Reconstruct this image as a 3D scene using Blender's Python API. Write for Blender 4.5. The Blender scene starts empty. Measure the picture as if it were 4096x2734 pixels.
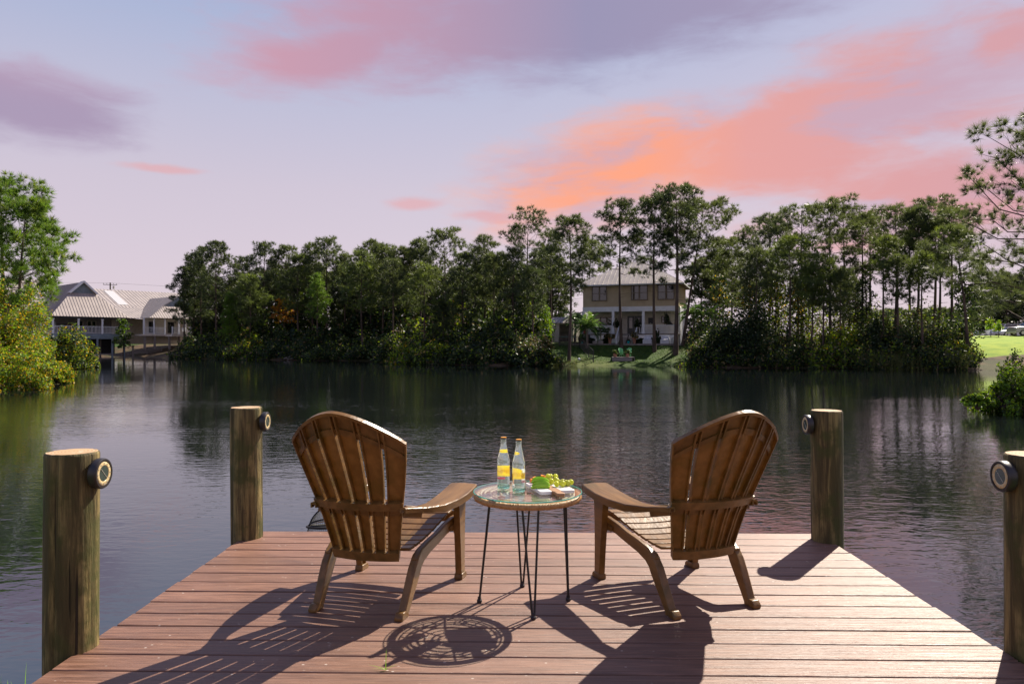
import bpy, math, random
import numpy as np
from mathutils import Vector, Matrix

# ------------------------------------------------------------------ camera, sky, sun, exposure
SC = bpy.context.scene
COL = SC.collection
R = math.radians
F = 2900.0                      # focal length in photo pixels (photo is 4096 wide)
CAM = Vector((0, 0, 1.228))     # deck top is z = 0
PSI, PHI = R(1.03), R(0.178)
cd = bpy.data.cameras.new('camera')
cd.sensor_width = 36; cd.lens = 36 * F / 4096
cd.clip_start = 0.05; cd.clip_end = 6000
cam = bpy.data.objects.new('camera', cd); COL.objects.link(cam)
cam.location = CAM; cam.rotation_euler = (R(90) + PHI, 0, PSI)
SC.camera = cam
FWD = Vector((-math.sin(PSI) * math.cos(PHI), math.cos(PSI) * math.cos(PHI), math.sin(PHI)))
RGT = Vector((math.cos(PSI), math.sin(PSI), 0)); UPV = RGT.cross(FWD)

def ray(px, py): return FWD + RGT * ((px - 2048) / F) + UPV * ((1367 - py) / F)
def P(px, py, D): return CAM + ray(px, py) * D          # a photo direction at a distance, in metres
def G(px, py, z=0.0):                                    # where that direction meets the height z
    r = ray(px, py); return CAM + r * ((z - CAM.z) / r.z)

SUN_EL, SUN_AZ = R(43), R(37)                            # azimuth measured from +Y towards +X
SUN = Vector((math.sin(SUN_AZ) * math.cos(SUN_EL), math.cos(SUN_AZ) * math.cos(SUN_EL), math.sin(SUN_EL)))

class NT:
    """small node-tree helper"""
    def __init__(s, t): s.t = t; s.t.nodes.clear()
    def n(s, typ, **kw):
        x = s.t.nodes.new(typ)
        for k, v in kw.items(): setattr(x, k, v)
        return x
    def l(s, a, b): s.t.links.new(a, b)
    def put(s, sock, v):
        if isinstance(v, bpy.types.NodeSocket): s.l(v, sock)
        elif v is not None:
            if hasattr(sock.default_value, '__len__') and len(sock.default_value) == 4 and len(v) == 3: v = (*v, 1)
            sock.default_value = v
    def m(s, op, a, b=None, c=None, clamp=False):
        x = s.n('ShaderNodeMath', operation=op); x.use_clamp = clamp
        s.put(x.inputs[0], a)
        if b is not None: s.put(x.inputs[1], b)
        if c is not None: s.put(x.inputs[2], c)
        return x.outputs[0]
    def mixc(s, f, a, b, mode='MIX'):
        x = s.n('ShaderNodeMix', data_type='RGBA', blend_type=mode)
        s.put(x.inputs[0], f); s.put(x.inputs[6], a); s.put(x.inputs[7], b)
        return x.outputs[2]
    def rng(s, v, a, b, c=0.0, d=1.0, smooth=True):
        x = s.n('ShaderNodeMapRange', interpolation_type='SMOOTHSTEP' if smooth else 'LINEAR')
        s.put(x.inputs[0], v)
        for i, q in enumerate((a, b, c, d)): s.put(x.inputs[i + 1], q)
        return x.outputs[0]
    def noise(s, vec, scale, detail=4, rough=.55, dist=0.0):
        x = s.n('ShaderNodeTexNoise'); s.put(x.inputs['Vector'], vec)
        x.inputs['Scale'].default_value = scale; x.inputs['Detail'].default_value = detail
        x.inputs['Roughness'].default_value = rough; x.inputs['Distortion'].default_value = dist
        return x.outputs[0]
    def scale(s, vec, sc):
        x = s.n('ShaderNodeVectorMath', operation='MULTIPLY'); s.put(x.inputs[0], vec); x.inputs[1].default_value = sc
        return x.outputs[0]
    def ramp(s, f, stops):
        x = s.n('ShaderNodeValToRGB'); e = x.color_ramp.elements
        e[0].position, e[0].color = stops[0][0], (*stops[0][1], 1)
        e[1].position, e[1].color = stops[-1][0], (*stops[-1][1], 1)
        for p, c in stops[1:-1]:
            q = e.new(p); q.color = (*c, 1)
        s.put(x.inputs[0], f)
        return x.outputs[0]

def lin(r, g, b):
    f = lambda c: c / 12.92 if c <= .04045 else ((c + .055) / 1.055) ** 2.4
    return (f(r / 255), f(g / 255), f(b / 255))
def x10(c): return tuple(10 * v for v in c)

world = bpy.data.worlds.new('World'); SC.world = world; world.use_nodes = True
w = NT(world.node_tree)
tc = w.n('ShaderNodeTexCoord'); DIR = tc.outputs['Generated']
sp = w.n('ShaderNodeSeparateXYZ'); w.l(DIR, sp.inputs[0]); dx, dy, dz = sp.outputs
sky = w.n('ShaderNodeTexSky', sky_type='NISHITA', sun_disc=False)
sky.sun_elevation = SUN_EL; sky.sun_rotation = SUN_AZ; sky.air_density = 1.0; sky.dust_density = 1.5
az = w.m('ARCTAN2', dx, dy); el = w.m('ARCSINE', dz)
grad = w.ramp(w.m('MAXIMUM', dz, 0.0), [(0, x10(lin(219, 203, 209))), (.08, x10(lin(216, 200, 212))), (.2, x10(lin(207, 195, 210))),
        (.32, x10(lin(187, 187, 211))), (.43, x10(lin(160, 176, 211))), (.6, x10(lin(112, 146, 200))), (1, x10(lin(60, 98, 165)))])
base = w.mixc(0.08, grad, sky.outputs[0])
base = w.mixc(w.rng(az, -.1, .75, 0, .3), base, x10(lin(208, 184, 200)))        # the sky is warmer towards the sun
nv = w.scale(DIR, (3.2, 3.2, 10.0))
n1 = w.noise(nv, 1.0, 7, .52, .25); n2 = w.noise(w.scale(DIR, (5, 5, 19)), 1.0, 6, .55, .3); n3 = w.noise(w.scale(DIR, (2, 2, 5)), 1.6, 4, .5); n4 = w.noise(w.scale(DIR, (13, 13, 46)), 1.0, 8, .62, .6)
def cloud(px, py, rx, ry, rot, amp, hard=.55):
    d = ray(px, py).normalized(); a0, e0 = math.atan2(d.x, d.y), math.asin(d.z)
    u = w.m('ADD', w.m('SUBTRACT', az, a0), w.m('MULTIPLY', w.m('SUBTRACT', n3, .5), .12))
    v = w.m('ADD', w.m('SUBTRACT', el, e0), w.m('MULTIPLY', w.m('SUBTRACT', n1, .5), .05))
    c, s_ = math.cos(rot), math.sin(rot)
    uu = w.m('DIVIDE', w.m('ADD', w.m('MULTIPLY', u, c), w.m('MULTIPLY', v, s_)), rx / F)
    vv = w.m('DIVIDE', w.m('SUBTRACT', w.m('MULTIPLY', v, c), w.m('MULTIPLY', u, s_)), ry / F)
    q = w.m('SQRT', w.m('ADD', w.m('MULTIPLY', uu, uu), w.m('MULTIPLY', vv, vv)))
    q = w.m('ADD', q, w.m('MULTIPLY', w.m('SUBTRACT', n2, .5), amp))
    q = w.m('ADD', q, w.m('MULTIPLY', w.m('SUBTRACT', n4, .5), .55))
    return w.rng(q, 1.05, hard, 0, 1)
cur = base
# high grey-mauve bank
c1 = cloud(2350, 70, 1700, 270, R(5), 1.1, .3)
c1b = cloud(1300, 230, 640, 150, R(12), .9, .25)
col1 = w.ramp(w.rng(az, -.42, .42, 0, 1, False), [(0, x10(lin(205, 152, 168))), (.3, x10(lin(186, 148, 170))), (.6, x10(lin(150, 143, 174))), (1, x10(lin(160, 148, 176)))])
cur = w.mixc(w.m('MULTIPLY', w.m('MAXIMUM', c1, c1b), .92), cur, col1)
# glowing bank rising to the right
c2 = cloud(3500, 420, 1250, 300, R(13), 1.15, .3)
c2b = cloud(2480, 665, 760, 265, R(12), .42, .25)
c2c = cloud(3900, 760, 900, 230, R(8), 1.6, .2)
col2 = w.ramp(w.rng(az, -.1, .62, 0, 1, False), [(0, x10(lin(251, 164, 128))), (.36, x10(lin(252, 160, 120))), (.55, x10(lin(228, 157, 149))), (1, x10(lin(208, 155, 163)))])
col2 = w.mixc(w.rng(w.m('ADD', n2, w.m('MULTIPLY', az, .12)), .5, .68, 0, .75), col2, x10(lin(190, 166, 188)))
cur = w.mixc(w.m('MULTIPLY', w.m('MAXIMUM', w.m('MAXIMUM', c2, c2b), c2c), .9), cur, col2)
# small mauve cloud to the left and thin streaks
c3 = cloud(140, 420, 430, 150, R(-4), .9, .3)
cur = w.mixc(w.m('MULTIPLY', c3, .8), cur, w.ramp(w.rng(el, .26, .36, 0, 1), [(0, x10(lin(160, 140, 170))), (1, x10(lin(196, 150, 172)))]))
for q in ((600, 665, 180, 22, 0, .7), (1660, 808, 170, 38, R(3), .7), (2000, 850, 200, 30, 0, .9)):
    cur = w.mixc(w.m('MULTIPLY', cloud(*q, .3), .55), cur, x10(lin(226, 160, 160)))
# the same kind of broken cloud carries on round the rest of the sky
far = w.m('MAXIMUM', w.rng(w.m('ABSOLUTE', az), .7, 1.0), w.rng(el, .5, .75))
cur = w.mixc(w.m('MULTIPLY', w.m('MULTIPLY', far, w.rng(n1, .5, .68)), .75), cur, x10(lin(190, 148, 168)))
bg = w.n('ShaderNodeBackground'); bg.inputs['Strength'].default_value = .0555
w.l(cur, bg.inputs['Color']); wo = w.n('ShaderNodeOutputWorld'); w.l(bg.outputs[0], wo.inputs[0])

sd = bpy.data.lights.new('sun', 'SUN'); sd.energy = 5.0; sd.angle = R(.5); sd.color = (1, .9, .76)
sun = bpy.data.objects.new('sun', sd); COL.objects.link(sun)
sun.rotation_euler = (-SUN).to_track_quat('-Z', 'Y').to_euler(); sun.location = (20, 20, 40)
SC.view_settings.view_transform = 'Standard'; SC.view_settings.look = 'None'
SC.view_settings.exposure = 0.95; SC.view_settings.gamma = 1; SC.view_settings.use_curve_mapping = False
SC.render.engine = 'CYCLES'
SC.cycles.max_bounces = 10; SC.cycles.transparent_max_bounces = 24
SC.cycles.sample_clamp_indirect = 6

# ------------------------------------------------------------------ helpers
rnd = random.Random(7)
RG = np.random.default_rng(11)

def tag(o, label=None, cat=None, group=None, kind=None):
    for k, v in (('label', label), ('category', cat), ('group', group), ('kind', kind)):
        if v: o[k] = v
    return o
def empty(name, loc=(0, 0, 0), rz=0.0, label=None, cat=None, group=None):
    o = bpy.data.objects.new(name, None); COL.objects.link(o); o.empty_display_size = .2
    o.location = loc; o.rotation_euler = (0, 0, rz)
    return tag(o, label, cat, group)
def link(name, me, parent=None):
    o = bpy.data.objects.new(name, me); COL.objects.link(o)
    if parent: o.parent = parent
    return o
def share(name, src, parent, loc=(0, 0, 0), rot=(0, 0, 0), sc=(1, 1, 1)):
    o = link(name, src.data, parent); o.location = loc; o.rotation_euler = rot; o.scale = sc
    return o
def copy_tree(o, parent=None):
    c = o.copy(); COL.objects.link(c)
    if parent: c.parent = parent
    for ch in o.children: copy_tree(ch, c)
    return c

def np_mesh(name, V, nper, nface, mats, mi=None, smooth=False):
    """fast mesh of nface faces with nper own vertices each"""
    me = bpy.data.meshes.new(name)
    n = nper * nface
    me.vertices.add(n); me.vertices.foreach_set('co', np.ascontiguousarray(V, dtype=np.float32).ravel())
    me.loops.add(n); me.loops.foreach_set('vertex_index', np.arange(n, dtype=np.int32))
    me.polygons.add(nface); me.polygons.foreach_set('loop_start', np.arange(0, n, nper, dtype=np.int32))
    for m_ in mats: me.materials.append(m_)
    if mi is not None: me.polygons.foreach_set('material_index', mi.astype(np.int32))
    me.update(calc_edges=True)
    return me

class MB:
    def __init__(s): s.v = []; s.f = []; s.mi = []; s.cur = 0
    def add(s, vs, fs):
        b = len(s.v); s.v += [tuple(v) for v in vs]
        for f in fs: s.f.append([b + i for i in f]); s.mi.append(s.cur)
        return s
    def box(s, c, d, M=None):
        x, y, z = d[0] / 2, d[1] / 2, d[2] / 2
        vs = [Vector((sx * x, sy * y, sz * z)) for sz in (-1, 1) for sy in (-1, 1) for sx in (-1, 1)]
        if M is not None: vs = [M @ v for v in vs]
        c = Vector(c)
        return s.add([v + c for v in vs], [(0, 2, 3, 1), (4, 5, 7, 6), (0, 1, 5, 4), (2, 6, 7, 3), (0, 4, 6, 2), (1, 3, 7, 5)])
    def bar(s, a, b, wd, ht, up=(0, 0, 1)):
        a, b = Vector(a), Vector(b); d = b - a; L = d.length; d.normalize()
        up = Vector(up)
        if abs(d.dot(up)) > .98: up = Vector((0, 1, 0))
        x = d.cross(up).normalized(); z = x.cross(d)
        return s.box((a + b) / 2, (wd, L, ht), Matrix((x, d, z)).transposed())
    def loft(s, rings, cap=True, closed=True):
        n = len(rings[0]); vs = [p for r in rings for p in r]; fs = []
        for i in range(len(rings) - 1):
            for j in range(n if closed else n - 1):
                a, b = i * n + j, i * n + (j + 1) % n
                fs.append((a, b, b + n, a + n))
        if cap and closed:
            fs.append(tuple(range(n - 1, -1, -1))); fs.append(tuple((len(rings) - 1) * n + j for j in range(n)))
        return s.add(vs, fs)
    def tube(s, pts, rad, n=6, cap=True):
        pts = [Vector(p) for p in pts]
        if not hasattr(rad, '__len__'): rad = [rad] * len(pts)
        rings = []; x = None
        for i, p in enumerate(pts):
            d = (pts[min(i + 1, len(pts) - 1)] - pts[max(i - 1, 0)]).normalized()
            if x is None: x = d.orthogonal().normalized()
            x = (x - d * x.dot(d)).normalized(); y = d.cross(x)
            rings.append([p + (x * math.cos(2 * math.pi * k / n) + y * math.sin(2 * math.pi * k / n)) * rad[i] for k in range(n)])
        return s.loft(rings, cap)
    def ring(s, c, Rm, r, N=48, n=8, fn=None, axes=None):
        c = Vector(c); ax = axes or (Vector((1, 0, 0)), Vector((0, 1, 0)), Vector((0, 0, 1)))
        rings = []
        for i in range(N):
            a = 2 * math.pi * i / N; d = ax[0] * math.cos(a) + ax[1] * math.sin(a)
            rr = r * (fn(i, a) if fn else 1)
            rings.append([c + d * (Rm + rr * math.cos(2 * math.pi * k / n)) + ax[2] * (rr * math.sin(2 * math.pi * k / n)) for k in range(n)])
        vs = [p for q in rings for p in q]; fs = []
        for i in range(N):
            for j in range(n):
                fs.append((i * n + j, ((i + 1) % N) * n + j, ((i + 1) % N) * n + (j + 1) % n, i * n + (j + 1) % n))
        return s.add(vs, fs)
    def lathe(s, prof, n=24, M=None, cap=True):
        rings = [[Vector((r * math.cos(2 * math.pi * k / n), r * math.sin(2 * math.pi * k / n), z)) for k in range(n)] for r, z in prof]
        if M is not None: rings = [[M @ p for p in q] for q in rings]
        return s.loft(rings, cap)
    def prism(s, poly, d, M=None):
        """polygon in xy given thickness along z from 0 to d"""
        a = [Vector((x, y, 0)) for x, y in poly]; b = [Vector((x, y, d)) for x, y in poly]
        if M is not None: a = [M @ p for p in a]; b = [M @ p for p in b]
        return s.loft([a, b])
    def plate(s, pts, th):
        """planar polygon of 3D points thickened downwards along its normal"""
        pts = [Vector(p) for p in pts]; nrm = (pts[1] - pts[0]).cross(pts[2] - pts[0]).normalized()
        return s.loft([[p - nrm * th for p in pts], pts])
    def build(s, name, mats, parent=None, smooth=False, bevel=None, seg=2, recalc=True):
        me = bpy.data.meshes.new(name); me.from_pydata(s.v, [], s.f)
        for m_ in (mats if isinstance(mats, (list, tuple)) else [mats]): me.materials.append(m_)
        me.polygons.foreach_set('material_index', s.mi)
        if recalc:
            import bmesh
            bm = bmesh.new(); bm.from_mesh(me); bmesh.ops.recalc_face_normals(bm, faces=bm.faces); bm.to_mesh(me); bm.free()
        if smooth:
            me.shade_smooth()
            try: me.set_sharp_from_angle(angle=R(smooth if smooth is not True else 40))
            except Exception: pass
        o = link(name, me, parent)
        if bevel:
            b = o.modifiers.new('bevel', 'BEVEL'); b.width = bevel; b.segments = seg; b.limit_method = 'ANGLE'; b.angle_limit = R(35)
            me.shade_smooth()
            b.harden_normals = False
            try: me.set_sharp_from_angle(angle=R(50))
            except Exception: pass
        return o

# ------------------------------------------------------------------ materials
def mat(name, c, rough=.6, c2=None, vs=3.0, stretch=(1, 1, 1), bump=0.0, bs=None, spec=.5, metal=0.0, transl=None, tfac=.0,
        obj=False, c3=None, rnd_v=0.0, vdetail=5, coat=0.0, lo=.35, hi=.65):
    m = bpy.data.materials.new(name); m.use_nodes = True; t = NT(m.node_tree)
    out = t.n('ShaderNodeOutputMaterial'); b = t.n('ShaderNodeBsdfPrincipled')
    if obj: vec = t.n('ShaderNodeTexCoord').outputs['Object']
    else: vec = t.n('ShaderNodeNewGeometry').outputs['Position']
    vec = t.scale(vec, stretch)
    colr = None
    if c2 is not None:
        nz = t.noise(vec, vs, vdetail)
        colr = t.mixc(t.rng(nz, lo, hi), c, c2)
        if c3 is not None:
            colr = t.mixc(t.rng(t.noise(vec, vs * .37, 4), .5, .68), colr, c3)
    if rnd_v:
        oi = t.n('ShaderNodeObjectInfo'); hv = t.n('ShaderNodeHueSaturation')
        t.put(hv.inputs['Color'], colr if colr is not None else c)
        t.put(hv.inputs['Value'], t.rng(oi.outputs['Random'], 0, 1, 1 - rnd_v, 1 + rnd_v, False))
        colr = hv.outputs[0]
    t.put(b.inputs['Base Color'], colr if colr is not None else c)
    b.inputs['Roughness'].default_value = rough; b.inputs['Metallic'].default_value = metal
    b.inputs['Specular IOR Level'].default_value = spec
    if coat: b.inputs['Coat Weight'].default_value = coat; b.inputs['Coat Roughness'].default_value = .1
    if bump:
        bn = t.n('ShaderNodeBump'); bn.inputs['Strength'].default_value = bump; bn.inputs['Distance'].default_value = .01
        t.l(t.noise(vec, bs or vs * 3, 5), bn.inputs['Height']); t.l(bn.outputs[0], b.inputs['Normal'])
    sh = b.outputs[0]
    if tfac:
        tr = t.n('ShaderNodeBsdfTranslucent')
        t.put(tr.inputs[0], transl if transl else c)
        mx = t.n('ShaderNodeMixShader'); mx.inputs[0].default_value = tfac
        t.l(sh, mx.inputs[1]); t.l(tr.outputs[0], mx.inputs[2]); sh = mx.outputs[0]
    t.l(sh, out.inputs[0])
    return m

def plank_mat():
    m = bpy.data.materials.new('composite_decking'); m.use_nodes = True; t = NT(m.node_tree)
    out = t.n('ShaderNodeOutputMaterial'); b = t.n('ShaderNodeBsdfPrincipled')
    pos = t.n('ShaderNodeNewGeometry').outputs['Position']; oi = t.n('ShaderNodeObjectInfo').outputs['Random']
    off = t.n('ShaderNodeCombineXYZ'); t.put(off.inputs[0], t.m('MULTIPLY', oi, 37.0)); t.put(off.inputs[1], t.m('MULTIPLY', oi, 91.0))
    va = t.n('ShaderNodeVectorMath', operation='ADD'); t.l(pos, va.inputs[0]); t.l(off.outputs[0], va.inputs[1]); pv = va.outputs[0]
    g1 = t.noise(t.scale(pv, (3, 70, 70)), 1.0, 6, .65, 1.2)
    g2 = t.noise(t.scale(pv, (1.2, 14, 14)), 1.0, 4, .6, 2.2)
    g3 = t.noise(pos, 1.3, 3)
    c = t.mixc(t.rng(g1, .36, .66), (.110, .046, .024), (.235, .112, .066))
    c = t.mixc(t.rng(g2, .5, .75, 0, .5), c, (.075, .036, .027))
    c = t.mixc(t.rng(g3, .4, .7, 0, .35), c, (.225, .12, .085))
    hv = t.n('ShaderNodeHueSaturation'); t.put(hv.inputs['Color'], c); t.put(hv.inputs['Value'], t.rng(oi, 0, 1, .88, 1.12, False)); c = hv.outputs[0]
    vo = t.n('ShaderNodeTexVoronoi'); t.put(vo.inputs['Vector'], t.scale(pos, (1, 1.6, 1))); vo.inputs['Scale'].default_value = 17
    spk = t.m('MULTIPLY', t.rng(vo.outputs['Distance'], .13, .05), t.rng(t.noise(pos, 7.0, 5, .7), .47, .6))
    fine = t.m('MULTIPLY', t.rng(t.noise(pos, 160, 2), .68, .78), t.rng(g3, .35, .6))
    c = t.mixc(t.m('MULTIPLY', t.m('MAXIMUM', spk, t.m('MULTIPLY', fine, .5)), .65), c, (.62, .55, .48))
    t.put(b.inputs['Base Color'], c)
    t.put(b.inputs['Roughness'], t.rng(g1, .3, .7, .44, .60, False))
    b.inputs['Specular IOR Level'].default_value = .72; b.inputs['IOR'].default_value = 1.5
    bn = t.n('ShaderNodeBump'); bn.inputs['Strength'].default_value = .8; bn.inputs['Distance'].default_value = .005
    t.put(bn.inputs['Height'], t.m('ADD', g1, t.m('MULTIPLY', g2, .7))); t.l(bn.outputs[0], b.inputs['Normal'])
    t.l(b.outputs[0], out.inputs[0]); return m

def pile_mat():
    m = bpy.data.materials.new('weathered_pile_wood'); m.use_nodes = True; t = NT(m.node_tree)
    out = t.n('ShaderNodeOutputMaterial'); b = t.n('ShaderNodeBsdfPrincipled')
    pos = t.n('ShaderNodeTexCoord').outputs['Object']; oi = t.n('ShaderNodeObjectInfo').outputs['Random']
    off = t.n('ShaderNodeCombineXYZ'); t.put(off.inputs[2], t.m('MULTIPLY', oi, 40.0))
    va = t.n('ShaderNodeVectorMath', operation='ADD'); t.l(pos, va.inputs[0]); t.l(off.outputs[0], va.inputs[1]); pv = va.outputs[0]
    g1 = t.noise(t.scale(pv, (34, 34, 2.2)), 1.0, 6, .65, .6); g2 = t.noise(t.scale(pv, (9, 9, 1.6)), 1.0, 5, .6, .8)
    g3 = t.noise(t.scale(pv, (6, 6, 5)), 1.0, 5, .62); cr = t.noise(t.scale(pv, (55, 55, 1.1)), 1.0, 3, .5, .3)
    c = t.mixc(t.rng(g1, .34, .66), (.060, .042, .017), (.27, .205, .078))
    c = t.mixc(t.rng(g2, .44, .6, 0, .85), c, (.055, .044, .016))
    c = t.mixc(t.rng(g3, .47, .63, 0, .8), c, (.055, .060, .014))
    c = t.mixc(t.rng(t.noise(t.scale(pv, (14, 14, 9)), 1.0, 5, .7), .6, .72, 0, .7), c, (.055, .035, .02))
    crack = t.rng(cr, .66, .72)
    c = t.mixc(crack, c, (.025, .018, .01))
    t.put(b.inputs['Base Color'], c); b.inputs['Roughness'].default_value = .72; b.inputs['Specular IOR Level'].default_value = .3
    bn = t.n('ShaderNodeBump'); bn.inputs['Strength'].default_value = 1.0; bn.inputs['Distance'].default_value = .011
    t.put(bn.inputs['Height'], t.m('SUBTRACT', t.m('ADD', g1, g2), t.m('MULTIPLY', crack, 1.2))); t.l(bn.outputs[0], b.inputs['Normal'])
    t.l(b.outputs[0], out.inputs[0]); return m

def endgrain_mat():
    m = bpy.data.materials.new('pile_end_grain'); m.use_nodes = True; t = NT(m.node_tree)
    out = t.n('ShaderNodeOutputMaterial'); b = t.n('ShaderNodeBsdfPrincipled')
    pos = t.n('ShaderNodeTexCoord').outputs['Object']
    s_ = t.n('ShaderNodeSeparateXYZ'); t.l(pos, s_.inputs[0])
    r_ = t.m('SQRT', t.m('ADD', t.m('MULTIPLY', s_.outputs[0], s_.outputs[0]), t.m('MULTIPLY', s_.outputs[1], s_.outputs[1])))
    wv = t.m('SINE', t.m('MULTIPLY', t.m('ADD', r_, t.m('MULTIPLY', t.noise(pos, 12, 3), .02)), 520))
    c = t.mixc(t.rng(wv, -1, 1), (.34, .20, .10), (.50, .34, .19))
    c = t.mixc(t.rng(t.noise(pos, 22, 5), .55, .7, 0, .6), c, (.6, .5, .4))
    t.put(b.inputs['Base Color'], c); b.inputs['Roughness'].default_value = .8
    t.l(b.outputs[0], out.inputs[0]); return m

def water_mat():
    m = bpy.data.materials.new('pond_water'); m.use_nodes = True; t = NT(m.node_tree)
    out = t.n('ShaderNodeOutputMaterial'); b = t.n('ShaderNodeBsdfPrincipled')
    pos = t.n('ShaderNodeNewGeometry').outputs['Position']
    b.inputs['Base Color'].default_value = (.006, .008, .009, 1); b.inputs['Roughness'].default_value = .03
    b.inputs['IOR'].default_value = 2.4; b.inputs['Specular Tint'].default_value = (.78, .91, 1.0, 1)
    pa = t.noise(t.scale(pos, (1, 1, 0)), .045, 3, .5, .4); pb = t.noise(t.scale(pos, (.5, 1.2, 0)), .13, 3, .5)
    sx_ = t.n('ShaderNodeSeparateXYZ'); t.l(pos, sx_.inputs[0])
    breeze = t.m('ADD', t.rng(pa, .38, .62, .25, 1.0), t.rng(pb, .4, .7, -.1, .35))
    breeze = t.m('MULTIPLY', breeze, t.rng(sx_.outputs[1], 12, 60, 1.0, .14))      # the far bank shelters the water
    h1 = t.noise(t.scale(pos, (2.2, 4.6, 1)), 1.0, 2, .5, .7)
    h2 = t.noise(t.scale(pos, (6, 11, 1)), 1.0, 2, .5, .5)
    h3 = t.noise(t.scale(pos, (.5, 1.0, 1)), 1.0, 2, .5)
    h = t.m('ADD', t.m('ADD', t.m('MULTIPLY', h1, .0125), t.m('MULTIPLY', h2, .0068)), t.m('MULTIPLY', h3, .011))
    h = t.m('MULTIPLY', h, breeze)
    bn = t.n('ShaderNodeBump'); bn.inputs['Strength'].default_value = 1.0; bn.inputs['Distance'].default_value = 1.0
    t.put(bn.inputs['Height'], h); t.l(bn.outputs[0], b.inputs['Normal'])
    t.l(b.outputs[0], out.inputs[0]); return m

def ground_mat():
    m = bpy.data.materials.new('bank_ground'); m.use_nodes = True; t = NT(m.node_tree)
    out = t.n('ShaderNodeOutputMaterial'); b = t.n('ShaderNodeBsdfPrincipled')
    pos = t.n('ShaderNodeNewGeometry').outputs['Position']
    at_ = t.n('ShaderNodeAttribute', attribute_name='lawn').outputs['Fac']
    dirt = t.mixc(t.rng(t.noise(pos, .8, 6, .65), .35, .65), (.055, .038, .022), (.12, .078, .042))
    dirt = t.mixc(t.rng(t.noise(pos, .25, 4), .5, .65, 0, .7), dirt, (.045, .06, .02))
    gr = t.mixc(t.rng(t.noise(pos, 1.6, 6, .7), .35, .65), (.016, .042, .005), (.048, .085, .008))  # grass colour darkened, standing in for tree shade over the garden
    gr = t.mixc(t.rng(t.noise(pos, .16, 3), .5, .7, 0, .4), gr, (.15, .15, .04))
    lawn = t.rng(t.m('ADD', at_, t.m('MULTIPLY', t.m('SUBTRACT', t.noise(pos, .9, 4), .5), .5)), .4, .6)
    fld = t.n('ShaderNodeAttribute', attribute_name='field').outputs['Fac']
    gr = t.mixc(fld, gr, t.mixc(t.rng(t.noise(pos, .7, 5, .7), .35, .65), (.14, .235, .012), (.25, .33, .02)))
    t.put(b.inputs['Base Color'], t.mixc(lawn, dirt, gr)); b.inputs['Roughness'].default_value = .9
    b.inputs['Specular IOR Level'].default_value = .15
    bn = t.n('ShaderNodeBump'); bn.inputs['Strength'].default_value = .6; bn.inputs['Distance'].default_value = .08
    t.put(bn.inputs['Height'], t.noise(pos, 6, 5, .7)); t.l(bn.outputs[0], b.inputs['Normal'])
    t.l(b.outputs[0], out.inputs[0]); return m

def clear_glass(name, tint, rough=.0, ior=1.5):
    """thin pane: transmits straight through, reflects by Fresnel"""
    m = bpy.data.materials.new(name); m.use_nodes = True; t = NT(m.node_tree)
    out = t.n('ShaderNodeOutputMaterial'); tr = t.n('ShaderNodeBsdfTransparent'); t.put(tr.inputs[0], tint)
    gl = t.n('ShaderNodeBsdfGlossy'); gl.inputs['Roughness'].default_value = rough
    ge = t.n('ShaderNodeNewGeometry'); dt = t.n('ShaderNodeVectorMath', operation='DOT_PRODUCT'); t.l(ge.outputs['Normal'], dt.inputs[0]); t.l(ge.outputs['Incoming'], dt.inputs[1])
    fr = t.m('ADD', .045, t.m('MULTIPLY', .955, t.m('POWER', t.m('SUBTRACT', 1.0, t.m('ABSOLUTE', dt.outputs['Value'])), 5.0)), clamp=True)
    mx = t.n('ShaderNodeMixShader'); t.l(fr, mx.inputs[0]); t.l(tr.outputs[0], mx.inputs[1]); t.l(gl.outputs[0], mx.inputs[2])
    t.l(mx.outputs[0], out.inputs[0]); return m
def solid_glass(name, tint, ior, pale_mix=0.0):
    m = bpy.data.materials.new(name); m.use_nodes = True; b = m.node_tree.nodes['Principled BSDF']
    b.inputs['Base Color'].default_value = (*tint, 1); b.inputs['Transmission Weight'].default_value = 1
    b.inputs['Roughness'].default_value = 0; b.inputs['IOR'].default_value = ior
    if pale_mix:                                                     # pale translucent share added so the bottle glows brighter
        nt = m.node_tree; d = nt.nodes.new('ShaderNodeBsdfTranslucent'); d.inputs[0].default_value = (.8, .9, .9, 1); x = nt.nodes.new('ShaderNodeMixShader'); x.inputs[0].default_value = pale_mix
        nt.links.new(b.outputs[0], x.inputs[1]); nt.links.new(d.outputs[0], x.inputs[2]); nt.links.new(x.outputs[0], nt.nodes['Material Output'].inputs[0])
    return m

M = {}
M['plank'] = plank_mat(); M['pile'] = pile_mat(); M['endgrain'] = endgrain_mat(); M['water'] = water_mat(); M['ground'] = ground_mat()
M['joist'] = mat('treated_timber', (.11, .075, .04), .8, (.17, .12, .07), 3, (1, 8, 8), .4)
M['chair'] = mat('brown_resin', (.135, .068, .017), .36, (.235, .120, .034), 1, (26, 3.5, 26), .25, 2.5, .5, obj=True, transl=(.6, .34, .05), tfac=.14, lo=.3, hi=.7, c3=(.112, .066, .013))
M['chair_green'] = mat('green_resin', (.14, .42, .16), .45, (.18, .48, .2), 3, obj=True, transl=(.2, .6, .2), tfac=.12)
M['black'] = mat('black_metal', (.012, .012, .013), .38)
M['black_plastic'] = mat('black_plastic', (.016, .015, .018), .45)
M['rattan'] = mat('rattan', (.36, .18, .06), .42, (.48, .26, .10), 60, bump=.3, bs=120)
M['cane'] = mat('pale_cane', (.66, .56, .42), .5, (.78, .68, .54), 50)
M['table_glass'] = clear_glass('table_glass', (.95, .985, .97))
M['glass_edge'] = mat('glass_edge', (.10, .36, .33), .08, transl=(.25, .75, .68), tfac=.5)
M['bottle'] = solid_glass('bottle_glass', (.90, .985, .95), 1.36, .075)
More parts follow.
